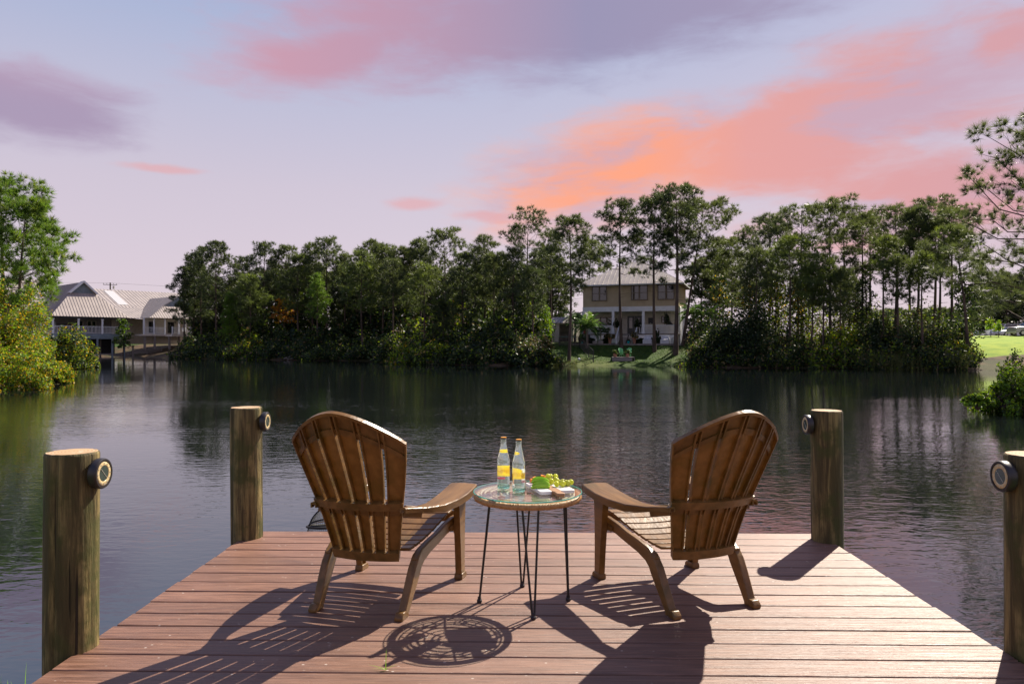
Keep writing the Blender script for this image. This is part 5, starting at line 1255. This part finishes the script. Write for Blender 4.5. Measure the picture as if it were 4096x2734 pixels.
truck = [(-2.7, .45), (-2.78, .7), (-2.74, 1.18), (-2.5, 1.26), (-1.1, 1.32), (2.75, 1.32), (2.8, .6), (2.7, .45)]; tcab = [(-1.1, 1.3), (-.4, 1.92), (1.1, 1.92), (1.4, 1.32)]
van = [(-3.0, .4), (-3.05, .8), (-2.8, 1.3), (-2.0, 1.6), (3.0, 1.7), (3.1, .7), (3.0, .4)]; vcab = [(-2.0, 1.6), (-1.2, 2.5), (2.8, 2.55), (3.0, 1.7)]
def gp_(px, D): return on_ground(px, D)
car(gp_(4040, 112), R(6), sedan, scab, 1.8, (-1.4, 1.4), .33, M['carwhite'], 'white car parked behind the saplings, half hidden by the grey pickup')
car(gp_(4118, 105), R(4), truck, tcab, 1.95, (-1.75, 1.8), .42, M['carsilver'], 'grey pickup truck with chrome bumper parked at the right edge beyond the lawn', 'pickup_truck', 'truck', True)
car(gp_(4030, 137), R(12), van, vcab, 2.1, (-2.0, 1.9), .4, M['carwhite'], 'white van parked behind the white car under the trees', 'parked_van', 'van')
car(gp_(3965, 140), R(8), van, vcab, 2.1, (-2.0, 1.9), .4, M['carwhite'], 'pale van farther left behind the saplings', 'parked_van', 'van')
car(gp_(4120, 130), R(20), van, vcab, 2.1, (-2.0, 1.9), .4, M['carwhite'], 'white van showing above the hood of the grey pickup', 'parked_van', 'van')
# ------------------------------------------------------------------ pines across the pond
def rngs(k): return np.random.default_rng(1000 + k)
TREES = [  # photo x of the trunk, photo y of the top, distance, kind, crown radius, crown base (share of height), tone, label
 (738, 1078, 117, 'bushy', 2.5, .34, 'd', 'dark pine at the left end of the far row, limbs over the clubhouse roof'),
 (772, 1024, 119, 'bushy', 2.8, .34, 'd', 'dark pine just right of the leftmost one beside the clubhouse stairs'),
 (806, 998, 116, 'bushy', 3.1, .28, 'd', 'second tallest dark pine in the clump beside the clubhouse'),
 (868, 976, 111, 'bushy', 3.7, .34, 'd', 'tallest pine of the clump beside the clubhouse, pointed top'),
 (918, 1182, 106, 'young', 1.1, .12, 'b', 'thin bright conical sapling pine between the clubhouse clump and a yellow-green pine'),
 (972, 1040, 116, 'bushy', 2.4, .40, 'd', 'dark pine behind the yellow-green young pine'),
 (1000, 1110, 106, 'bushy', 2.7, .32, 'l', 'short yellow-green pine standing before the dark row, pale slim trunk'),
 (1062, 986, 112, 'bushy', 3.3, .42, 'd', 'twin-stemmed dark pine with flat tiers, right of the yellow-green pine'),
 (1090, 1060, 116, 'bushy', 2.2, .40, 'd', 'smaller dark pine hidden beside the twin-stemmed one'),
 (1142, 996, 112, 'tall', 2.4, .45, 'n', 'thin-topped pine with sky showing through, right of the twin-stemmed one'),
 (1196, 1032, 104, 'bushy', 3.0, .36, 'l', 'olive-green rounded pine, left neighbour of the broad-topped pair'),
 (1252, 984, 107, 'bushy', 2.6, .34, 'n', 'left one of the broad-topped pair of pines in the left half'),
 (1308, 968, 105, 'bushy', 3.7, .38, 'n', 'right and broadest one of the broad-topped pair in the left half'),
 (1268, 1103, 99, 'young', 1.6, .40, 'b', 'small fresh green pine in front of the broad-topped pair'),
 (1382, 1032, 106, 'tall', 2.0, .50, 'n', 'slim pine in the gap after the broad-topped pair'),
 (1452, 1022, 95, 'bushy', 3.1, .42, 'l', 'bright green bushy pine with upright shoots, just right of the gap in the row'),
 (1486, 972, 102, 'bushy', 2.9, .40, 'n', 'taller pine rising behind the bright green bushy one'),
 (1530, 990, 100, 'bushy', 2.6, .36, 'n', 'pine right behind the bright green bushy one, lower shoulder'),
 (1568, 1052, 90, 'bushy', 2.0, .50, 'n', 'narrow pine in front of the dark middle of the row'),
 (1600, 1002, 97, 'bushy', 2.8, .40, 'n', 'pine left of the round-topped one near the middle of the row'),
 (1650, 1005, 99, 'bushy', 2.6, .35, 'n', 'dense pine below the small round top near the middle'),
 (1676, 970, 96, 'tall', 2.0, .50, 'n', 'pine with a small round isolated top near the middle of the row'),
 (1698, 1078, 80, 'bushy', 2.4, .46, 'l', 'bright finger-shaped pine standing forward of the middle row'),
 (1772, 941, 93, 'tall', 3.7, .40, 'n', 'wide dome-topped pine, highest between the clubhouse and the house'),
 (1775, 1205, 80, 'young', 1.7, .10, 'd', 'small dark conical pine low at the bank before the middle row'),
 (1858, 1030, 83, 'bushy', 2.5, .32, 'd', 'very dark pine in front of the spike-topped one'),
 (1905, 1002, 88, 'bushy', 2.3, .36, 'n', 'pine between the dome-topped and the spike-topped ones'),
 (1938, 958, 85, 'bushy', 2.5, .34, 'n', 'spike-topped pine left of the big open-crowned one'),
 (1975, 1030, 82, 'bushy', 2.2, .36, 'n', 'dark pine squeezed against the big open-crowned one'),
 (2113, 892, 81, 'tall', 4.3, .38, 'd', 'big open-crowned pine with fan of limbs left of the house'),
 (2060, 1010, 80, 'bushy', 2.4, .34, 'd', 'lower dark pine under the left side of the big open-crowned one'),
 (2134, 1090, 77, 'bushy', 1.9, .44, 'd', 'short dark pine under the big open-crowned one by the shed'),
 (2203, 945, 86, 'tall', 2.0, .48, 'n', 'thin pine between the open-crowned one and the lone one'),
 (2275, 897, 72.5, 'tall', 2.5, .47, 'n', 'lone straight pine on the lawn left of the house'),
 (2366, 980, 101, 'bushy', 3.5, .42, 'n', 'rounded pine rising behind the left end of the house roof'),
 (2486, 829, 79, 'tall', 3.3, .50, 'd', 'first tall pine in front of the house, left of its steps'),
 (2618, 808, 77, 'tall', 3.2, .44, 'd', 'second tall pine in front of the house, right of its steps'),
 (2702, 780, 75, 'tall', 4.1, .48, 'd', 'highest pine of all, its thick trunk before the right end of the house'),
 (2730, 842, 79, 'tall', 5.0, .48, 'n', 'spreading pine right behind the highest one, crown leaning to the right'),
 (2862, 965, 98, 'bushy', 3.2, .30, 'n', 'olive pine behind the right palms'),
 (2925, 972, 92, 'bushy', 3.2, .28, 'n', 'pine right of the palms with low shaggy crown'),
 (2996, 926, 82, 'bushy', 2.7, .38, 'n', 'narrow pine with pointed side top right of the shaggy one'),
 (3068, 890, 76, 'tall', 2.9, .40, 'd', 'left one of the forked flat-topped pair right of the house'),
 (3116, 886, 80, 'tall', 2.5, .48, 'n', 'right one of the forked flat-topped pair right of the house'),
 (3157, 963, 68, 'bushy', 1.9, .60, 'l', 'front pine with long pale bare trunk and yellowish top'),
 (3030, 1020, 70, 'bushy', 1.7, .55, 'n', 'smaller front pine left of the long pale-trunked one'),
 (3210, 854, 75, 'tall', 3.3, .50, 'n', 'flat-crowned pine whose trunk is wrapped in dark vines'),
 (3322, 824, 70, 'tall', 3.4, .50, 'n', 'umbrella-crowned pine standing clear against the pink sky'),
 (3370, 846, 75, 'tall', 2.4, .55, 'n', 'slim pine touching the right side of the umbrella-crowned one'),
 (3292, 1042, 65, 'bushy', 1.7, .52, 'l', 'short yellow-green pine below the umbrella-crowned one'),
 (3240, 1078, 66, 'bushy', 1.2, .55, 'l', 'very short slim pine left of the short yellow-green one'),
 (3366, 1100, 64, 'bushy', 1.3, .50, 'n', 'short dark pine under the slim one'),
 (3448, 882, 73, 'tall', 2.3, .48, 'n', 'first pine after the gap right of the umbrella-crowned one'),
 (3482, 872, 77, 'tall', 2.3, .55, 'n', 'close neighbour behind the first pine after the gap'),
 (3530, 980, 66, 'bushy', 1.6, .70, 'l', 'slender pine with a light flat tuft on top'),
 (3578, 847, 71, 'tall', 2.7, .50, 'n', 'flat-topped pine left of the dark-crowned double'),
 (3640, 872, 74, 'tall', 2.5, .48, 'd', 'left stem of the dark-crowned double'), (3668, 850, 70, 'tall', 2.0, .55, 'd', 'right stem of the dark-crowned double'),
 (3595, 1042, 63, 'bushy', 1.4, .55, 'n', 'short pine before the flat-topped one'),
 (3694, 1026, 62.5, 'bushy', 1.2, .65, 'l', 'thin young pine with light top before the dark-crowned double'),
 (3733, 822, 73, 'tall', 3.0, .50, 'n', 'tallest pine near the right end of the row'),
 (3752, 900, 69, 'tall', 1.8, .60, 'n', 'slim pine close in front of the tallest at the right end'),
 (3808, 848, 67, 'tall', 2.2, .52, 'n', 'last tall straight pine before the mown field'),
 (3876, 925, 62, 'bushy', 2.1, .50, 'l', 'leaning pine with sunlit crown at the corner of the mown field'),
]
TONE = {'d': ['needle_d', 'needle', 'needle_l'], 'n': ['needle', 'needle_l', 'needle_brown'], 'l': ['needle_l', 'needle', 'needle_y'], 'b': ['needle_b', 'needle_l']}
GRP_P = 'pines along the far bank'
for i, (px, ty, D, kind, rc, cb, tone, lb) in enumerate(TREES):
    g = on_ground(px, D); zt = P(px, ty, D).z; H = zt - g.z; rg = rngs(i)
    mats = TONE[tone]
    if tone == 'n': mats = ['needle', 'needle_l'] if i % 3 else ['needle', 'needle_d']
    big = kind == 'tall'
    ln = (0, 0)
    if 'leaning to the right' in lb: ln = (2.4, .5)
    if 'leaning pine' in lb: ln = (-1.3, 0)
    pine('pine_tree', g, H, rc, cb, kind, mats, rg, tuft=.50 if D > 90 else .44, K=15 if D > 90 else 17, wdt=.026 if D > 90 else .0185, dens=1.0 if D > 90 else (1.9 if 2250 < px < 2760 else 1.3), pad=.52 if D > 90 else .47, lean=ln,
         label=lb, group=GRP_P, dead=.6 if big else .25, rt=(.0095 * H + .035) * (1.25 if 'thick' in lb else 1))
# wood standing behind the row, where single trees can no longer be told apart
WT, WM, WB = [], [], MB()
def mass(px, ty, D, rc, cb, kind, k, mi0):
    g = on_ground(px, D); H = P(px, ty, D).z - g.z
    mb, T, mi = pine('m', g, H, rc, cb, kind, ['needle_d', 'needle'], rngs(5000 + k), tuft=.6, K=9, wdt=.06, dens=.55, pad=.6, parent='mass', nb=int(14 + 8 * rc))
    WT.append(T + np.array(g)); WM.append(mi)
    b0_ = len(WB.v); WB.v += [(x + g.x, y + g.y, z + g.z) for x, y, z in mb.v]; WB.f += [[q + b0_ for q in f] for f in mb.f]; WB.mi += mb.mi
rw = random.Random(4)
tops = sorted((t[0], t[1]) for t in TREES)
for k, px in enumerate(np.linspace(800, 2230, 42)):
    near = [t for t in tops if abs(t[0] - px) < 110]; ty = (np.mean([t[1] for t in near]) if near else 1050) + rw.uniform(40, 110)
    Dw = np.interp(px, [560, 900, 1500, 2200], [128, 120, 106, 98]) + rw.uniform(0, 9)
    mass(px + rw.uniform(-14, 14), ty, Dw, rw.uniform(2.4, 3.4), rw.uniform(.12, .3), 'bushy', k, 0)
for k, px in enumerate(np.linspace(2800, 3400, 7)):
    mass(px + rw.uniform(-14, 14), rw.uniform(1040, 1140), rw.uniform(92, 112), rw.uniform(1.8, 2.6), rw.uniform(.3, .5), 'bushy', 100 + k, 0)
for k, px in enumerate(np.linspace(3460, 3900, 9)):
    mass(px + rw.uniform(-14, 14), rw.uniform(1240, 1280), rw.uniform(110, 140), rw.uniform(2.4, 3.2), rw.uniform(.1, .3), 'bushy', 140 + k, 0)
for k, px in enumerate(np.linspace(3880, 4330, 13)):
    mass(px + rw.uniform(-10, 10), rw.uniform(1085, 1165) + (60 if px < 3940 else 0), rw.uniform(150, 168), rw.uniform(3.2, 4.4), rw.uniform(.1, .25), 'bushy', 160 + k, 0)
T = np.concatenate(WT); wood = WB.build('woods', M['bark'], recalc=False); tag(wood, kind='stuff')
q_ = link('crowns', np_mesh('crowns', T, 3, len(T) // 3, [M['needle_d'], M['needle']], np.concatenate(WM)), wood); q_['kind'] = 'stuff'

# vine-wrapped trunks and broadleaf thickets under the pines
def vine(px, D, y0, y1, rad, label, mats=('leaf_d', 'leaf_m'), pr_=(.8, .2), n=1500, size=.13):
    g = on_ground(px, D); z1 = P(px, y0, D).z; z0 = P(px, y1, D).z
    root = empty('vine_column', (g.x, g.y, g.z), 0, label, 'vine', 'vines climbing the far pines'); rg = rngs(int(px))
    z = rg.uniform(0, 1, n); a = rg.uniform(0, 6.28, n); wob = 1 + .5 * np.sin(z * 17 + a) + .3 * np.sin(z * 41); rr = rad * wob * rg.uniform(.35, 1, n) ** .5 * (1 - .5 * z ** 3)
    p = np.stack([np.cos(a) * rr, np.sin(a) * rr, z0 - g.z + z * (z1 - z0)], 1)
    link('foliage', np_mesh('foliage', leaf_quads(p, np.full(n, size), rg), 4, n, [M[q] for q in mats], rg.choice(len(mats), n, p=pr_)), root)
    part('stem', M['bark'], lambda m: m.tube([(0, 0, -.2), (.1, 0, z0 - g.z + 1), (0, 0, z1 - g.z)], [.1, .07, .03], 5), root)
vine(3232, 74.6, 945, 1300, .95, 'dark vine column round the flat-crowned pine right of the house')
vine(3462, 72.5, 1060, 1300, .7, 'dark vine column on the first pines after the sky gap', n=1000)
vine(2876, 84, 1100, 1290, 1.2, 'brownish vine curtain hanging between the palms and the pale-trunked pine', ('leaf_d', 'leaf_gold', 'leaf_m'), (.62, .1, .28), 1500)
vine(3100, 73, 1120, 1290, 1.1, 'yellow-flecked vine thicket left of the long pale trunk', ('leaf_m', 'leaf_gold', 'leaf_y'), (.6, .1, .3), 1300)
vine(3190, 72, 1130, 1300, 1.0, 'sunlit vine thicket right of the long pale trunk', ('leaf_m', 'leaf_gold', 'leaf_d'), (.6, .14, .26), 1200)
vine(3000, 73, 1140, 1290, 1.1, 'tangled vine thicket right of the right palm', ('leaf_d', 'leaf_gold', 'leaf_m'), (.55, .12, .33), 1300)
vine(3395, 71, 1130, 1290, 1.0, 'brown-green vine thicket under the slim pine', ('leaf_d', 'leaf_tan', 'leaf_m'), (.6, .15, .25), 1100)
vine(2090, 78.5, 1180, 1380, 1.2, 'vine thicket under the big open-crowned pine', ('leaf_d', 'leaf_y', 'leaf_m'), (.66, .12, .22), 1400)
vine(3858, 63.5, 1090, 1345, 1.05, 'dark vine-covered snag at the corner of the mown field', n=1500)
vine(1135, 108, 1195, 1290, 1.4, 'orange autumn bush glowing between the dark trunks left of middle', ('leaf_o', 'leaf_gold'), (.7, .3), 700, .2)
vine(1810, 85, 1200, 1330, 1.3, 'yellow-green vine tangle under the dome-topped pine', ('leaf_m', 'leaf_gold', 'leaf_y'), (.6, .1, .3), 900)

# bank undergrowth reading as one mass; tree shade is put into its leaf mix
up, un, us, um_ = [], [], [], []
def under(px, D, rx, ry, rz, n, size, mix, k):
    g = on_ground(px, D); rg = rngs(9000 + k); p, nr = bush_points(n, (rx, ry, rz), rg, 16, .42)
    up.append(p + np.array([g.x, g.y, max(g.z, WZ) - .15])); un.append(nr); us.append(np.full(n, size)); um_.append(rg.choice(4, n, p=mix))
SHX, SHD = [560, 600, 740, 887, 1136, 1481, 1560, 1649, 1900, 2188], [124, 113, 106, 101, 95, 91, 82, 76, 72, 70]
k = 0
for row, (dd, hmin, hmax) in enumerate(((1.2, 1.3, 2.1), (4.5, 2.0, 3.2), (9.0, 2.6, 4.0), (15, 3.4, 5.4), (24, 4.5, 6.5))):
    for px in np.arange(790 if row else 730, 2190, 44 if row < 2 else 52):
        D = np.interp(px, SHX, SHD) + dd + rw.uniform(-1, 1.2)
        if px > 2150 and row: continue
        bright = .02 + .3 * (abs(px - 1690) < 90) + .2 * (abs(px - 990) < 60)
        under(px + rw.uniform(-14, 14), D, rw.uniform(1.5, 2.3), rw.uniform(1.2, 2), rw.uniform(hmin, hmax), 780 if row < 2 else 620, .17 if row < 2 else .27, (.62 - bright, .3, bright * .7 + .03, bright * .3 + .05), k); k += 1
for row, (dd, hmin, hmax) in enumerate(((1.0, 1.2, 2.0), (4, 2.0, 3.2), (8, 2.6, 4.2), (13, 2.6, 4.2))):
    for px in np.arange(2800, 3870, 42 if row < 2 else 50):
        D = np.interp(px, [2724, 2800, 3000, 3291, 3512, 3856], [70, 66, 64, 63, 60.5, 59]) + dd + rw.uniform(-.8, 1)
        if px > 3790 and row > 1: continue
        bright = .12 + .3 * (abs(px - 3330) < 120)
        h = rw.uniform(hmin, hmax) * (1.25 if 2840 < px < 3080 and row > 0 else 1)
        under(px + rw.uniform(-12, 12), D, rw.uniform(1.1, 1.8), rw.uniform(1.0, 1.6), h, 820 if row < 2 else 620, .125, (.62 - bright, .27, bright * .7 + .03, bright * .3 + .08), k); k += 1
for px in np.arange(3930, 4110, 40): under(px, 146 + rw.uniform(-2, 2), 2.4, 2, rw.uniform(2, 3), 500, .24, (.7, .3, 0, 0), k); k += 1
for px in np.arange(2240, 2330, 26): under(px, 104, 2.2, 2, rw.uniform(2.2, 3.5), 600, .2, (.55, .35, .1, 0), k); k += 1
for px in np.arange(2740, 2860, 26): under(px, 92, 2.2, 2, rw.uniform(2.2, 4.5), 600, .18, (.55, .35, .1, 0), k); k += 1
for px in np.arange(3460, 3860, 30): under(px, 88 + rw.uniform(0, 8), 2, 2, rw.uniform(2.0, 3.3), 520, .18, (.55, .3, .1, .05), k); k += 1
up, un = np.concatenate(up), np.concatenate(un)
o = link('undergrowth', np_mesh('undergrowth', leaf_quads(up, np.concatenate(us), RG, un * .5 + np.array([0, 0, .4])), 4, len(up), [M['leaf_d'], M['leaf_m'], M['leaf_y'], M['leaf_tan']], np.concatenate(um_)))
tag(o, kind='stuff')

# bushes of the far bank that stand out singly
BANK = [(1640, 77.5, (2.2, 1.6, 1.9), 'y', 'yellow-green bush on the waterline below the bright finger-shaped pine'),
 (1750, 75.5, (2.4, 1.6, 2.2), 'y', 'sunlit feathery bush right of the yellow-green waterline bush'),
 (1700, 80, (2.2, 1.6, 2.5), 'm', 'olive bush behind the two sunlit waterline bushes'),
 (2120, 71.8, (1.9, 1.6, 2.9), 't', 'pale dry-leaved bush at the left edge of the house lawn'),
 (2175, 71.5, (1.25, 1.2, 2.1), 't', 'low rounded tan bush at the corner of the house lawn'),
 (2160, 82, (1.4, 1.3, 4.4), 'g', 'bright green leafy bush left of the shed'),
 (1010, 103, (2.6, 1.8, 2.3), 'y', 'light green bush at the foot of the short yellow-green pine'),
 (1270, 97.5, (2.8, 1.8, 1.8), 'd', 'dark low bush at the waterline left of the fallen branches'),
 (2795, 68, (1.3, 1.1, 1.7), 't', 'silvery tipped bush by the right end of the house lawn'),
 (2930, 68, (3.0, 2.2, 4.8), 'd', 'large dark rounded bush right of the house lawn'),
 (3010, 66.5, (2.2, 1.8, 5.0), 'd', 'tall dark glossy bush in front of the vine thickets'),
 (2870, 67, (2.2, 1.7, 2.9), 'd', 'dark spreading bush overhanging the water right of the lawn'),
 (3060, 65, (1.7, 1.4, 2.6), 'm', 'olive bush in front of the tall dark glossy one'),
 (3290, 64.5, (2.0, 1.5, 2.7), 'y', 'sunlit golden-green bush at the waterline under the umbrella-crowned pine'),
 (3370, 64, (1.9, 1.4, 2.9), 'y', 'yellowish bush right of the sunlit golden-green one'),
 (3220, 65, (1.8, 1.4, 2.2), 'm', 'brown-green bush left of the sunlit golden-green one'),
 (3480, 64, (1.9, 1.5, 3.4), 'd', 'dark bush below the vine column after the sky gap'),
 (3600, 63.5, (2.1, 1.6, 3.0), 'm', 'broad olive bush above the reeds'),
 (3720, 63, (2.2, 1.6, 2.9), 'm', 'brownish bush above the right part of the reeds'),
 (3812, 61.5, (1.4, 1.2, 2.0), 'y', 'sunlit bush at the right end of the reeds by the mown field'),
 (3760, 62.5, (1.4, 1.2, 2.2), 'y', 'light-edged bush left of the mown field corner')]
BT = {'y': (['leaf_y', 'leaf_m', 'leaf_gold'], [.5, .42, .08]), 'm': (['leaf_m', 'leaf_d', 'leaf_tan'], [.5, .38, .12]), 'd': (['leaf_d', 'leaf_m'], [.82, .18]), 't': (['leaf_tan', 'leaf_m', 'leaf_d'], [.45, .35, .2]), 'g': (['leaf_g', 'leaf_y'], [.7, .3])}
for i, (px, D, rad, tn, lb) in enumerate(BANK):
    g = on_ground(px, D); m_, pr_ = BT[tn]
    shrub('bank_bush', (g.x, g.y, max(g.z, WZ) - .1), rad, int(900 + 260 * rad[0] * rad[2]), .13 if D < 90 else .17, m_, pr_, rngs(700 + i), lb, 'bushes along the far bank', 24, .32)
# reeds and bank grass
rp = []; mb = MB()
for k in range(3400):
    px = rw.uniform(3430, 3870) if k < 2300 else rw.choice((rw.uniform(700, 960), rw.uniform(1500, 1800), rw.uniform(2215, 2310)))
    D = np.interp(px, SHX + [2451, 2724, 2800, 3000, 3291, 3512, 3856], SHD + [71.5, 70, 66, 64, 63, 60.5, 59]) + rw.uniform(-.5, 1.9); g = on_ground(px, D)
    hh = rw.uniform(.7, 1.7) if k < 2300 else rw.uniform(.3, .9)
    if 2180 < px < 2770: hh *= .55
    blade(mb, (g.x, g.y, max(g.z, WZ) - .1), hh, rw.uniform(0, 6.28), rw.uniform(.2, 1.0) * hh, .022)
tag(mb.build('reeds', M['reed'], recalc=False), kind='stuff')
mb = MB()
for k in range(5200):
    px = rw.uniform(2195, 2780); D = 71.8 + 9.5 * rw.random(); g = on_ground(px, D); blade(mb, (g.x, g.y, g.z - .02), rw.uniform(.06, .16), rw.uniform(0, 6.28), rw.uniform(.02, .08), .03)
tag(mb.build('lawn_grass', M['grass_d'], recalc=False), kind='stuff')
# fallen branches at the waterline
fb = empty('fallen_branch', on_ground(1180, 95.4), 0, 'pale fallen branches lying at the waterline left of middle', 'branch')
for a, c in (((-1.5, 0, .0), (1.8, .3, .9)), ((-1.0, -.2, -.1), (1.6, -.1, .4)), ((-.6, .1, -.1), (2.2, .1, .6)), ((.2, 0, 0), (2.6, .4, .35))): part('branch', M['greytimber'], lambda m: m.tube([a, (np.array(a) + np.array(c)) / 2 + np.array([0, 0, .12]), c], [.06, .05, .02], 5), fb)
# saplings on the mown field
for px, D, h, lb in ((3963, 100, 2.3, 'staked young tree with fresh green leaves on the mown field, left one'), (3994, 99, 2.1, 'thin yellowish sapling on the mown field in front of the white car')):
    g = on_ground(px, D); t_ = empty('sapling', g, 0, lb, 'tree', 'saplings on the mown field'); n = 260
    part('trunk', M['bark'], lambda m: m.tube([(0, 0, -.1), (.04, 0, h * .5), (0, 0, h * .9)], [.05, .04, .015], 6), t_)
    p, nr = bush_points(n, (.75, .75, h * .62), rngs(int(px)), 8, .45); p[:, 2] += h * .38
    link('crown', np_mesh('crown', leaf_quads(p, np.full(n, .15), RG), 4, n, [M['leaf_g'], M['leaf_y']], RG.choice(2, n)), t_)

# ------------------------------------------------------------------ near left bank: pine and bushes
for i, (px, D, ty, rc, cb, lb, ln) in enumerate(((66, 44, 840, 2.7, .34, 'bright green pine over the left bank bushes, front stem of the pair', (.6, 0)), (20, 47, 740, 4.3, .30, 'tall bright green pine at the left edge of the photo, behind its slimmer neighbour', (-.3, 0)))):
    g = on_ground(px, D); H = P(px, ty, D).z - g.z
    pine('pine_tree', g, H, rc, cb, 'bushy', ['needle_b', 'needle_l', 'needle_y'], rngs(300 + i), tuft=.42, K=32, wdt=.0150, dens=1.7, pad=.36, nb=44, lean=ln, label=lb, group='bright pines on the left bank', dead=1.0)
NB = [(-50, 36.5, (2.7, 2.6, 4.5), 'big yellow-green bush filling the left edge of the photo by the water'), (62, 38, (1.25, 1.6, 3.0), 'golden-tipped bush under the bright pines'), (165, 38, (1.05, 1.4, 2.15), 'low yellow-green bush sloping down to the water on the left'),
 (228, 38.6, (.62, 1.0, 1.05), 'lowest golden bush tip touching the water on the left bank'), (30, 33.7, (2.2, 1.3, 1.7), 'twiggy bush at the waterline by the left edge'), (-5, 43, (1.7, 1.8, 4.6), 'tall leafy bush at the foot of the bright pines')]
for i, (px, D, rad, lb) in enumerate(NB):
    g = on_ground(px, D); shrub('bank_bush', (g.x, g.y, max(g.z, WZ) - .1), rad, int(3600 + 1500 * rad[0] * rad[2]), .066, ['leaf_y', 'leaf_g', 'leaf_gold', 'leaf_m', 'leaf_tan'], [.44, .16, .17, .16, .07], rngs(400 + i), lb, 'yellow-green bushes on the left bank', 60, .22, 9)
for i, (px, D, rad, lb) in enumerate(((240, 60, (2.1, 2.0, 3.2), 'dense darker green bush beyond the golden ones before the clubhouse porch'), (305, 62, (1.8, 1.7, 2.6), 'rounded green bush leaning over the water before the dark under-porch'), (350, 64.5, (.95, 1.0, 1.2), 'small green bush tip at the end of the left bank'))):
    g = on_ground(px, D); shrub('bank_bush', (g.x, g.y, max(g.z, WZ) - .1), rad, int(1800 + 500 * rad[0] * rad[2]), .11, ['leaf_m', 'leaf_y', 'leaf_d', 'leaf_gold'], [.42, .24, .26, .08], rngs(440 + i), lb, 'green bushes at the end of the left bank', 40, .26, 6)
# climber at the clubhouse corner
vine(492, 126, 1275, 1390, 1.1, 'green climbing shrub at the corner of the clubhouse porch', ('leaf_m', 'leaf_g', 'leaf_d'), (.4, .25, .35), 900, .2)

# ------------------------------------------------------------------ near right bank: pine limbs and vine bush
g = on_ground(4255, 31); H = P(4255, 530, 31).z - g.z
pine('pine_tree', g, H, 5.1, .27, 'bushy', ['needle', 'needle_l', 'needle_d'], rngs(352), tuft=.36, K=44, wdt=.0078, dens=1.5, pad=.38, nb=54, label='open pine reaching in from the right edge of the photo', cat='tree', group='pines on the right bank', dead=1.5, rt=.22)
RB = [(4110, 22.3, (1.25, 1.3, 1.6), 'vine-covered bush at the right edge hanging over the water'), (4060, 22.8, (.8, .8, 1.15), 'round-leaved vine mound in front of the right bank bush'), (4190, 25, (1.3, 1.4, 2.5), 'tall dark-leaved shrub at the right edge of the photo before the field'), (4010, 22.2, (.62, .5, .75), 'sunlit vine tip leaning left over the pond on the right'),
 (3910, 22.0, (.62, .35, .42), 'low leafy branch stretching farthest left over the water on the right')]
for i, (px, D, rad, lb) in enumerate(RB):
    p0 = P(px, 1376, D); shrub('vine_bush', (p0.x, p0.y, WZ + (.0 if i < 3 else .25)), rad, int(1300 + 1700 * rad[0] * rad[2]), .05, ['leaf_g', 'leaf_m', 'leaf_y', 'leaf_g'] if i != 2 else ['leaf_d', 'leaf_m', 'leaf_g'], [.25, .3, .3, .15] if i != 2 else [.55, .3, .15], rngs(460 + i), lb, 'vine bushes on the right bank', 34, .2, 7, asp=.68)
db = empty('drooping_branches', P(4040, 1376, 22.2) + Vector((0, 0, WZ + .1 - 1.228)), 0, 'tangle of bare drooping twigs over the water below the right vine bush', 'branches')
for k in range(16):
    a = np.array([rw.uniform(.2, 1.2), rw.uniform(-.4, .4), rw.uniform(.5, 1.0)]); c = np.array([rw.uniform(-1.2, .5), rw.uniform(-.6, .4), rw.uniform(-.05, .35)])
    part('twig', M['bark'], lambda m: m.tube([a, (a + c) / 2 + np.array([0, 0, .18]), c], [.018, .012, .005], 4), db)
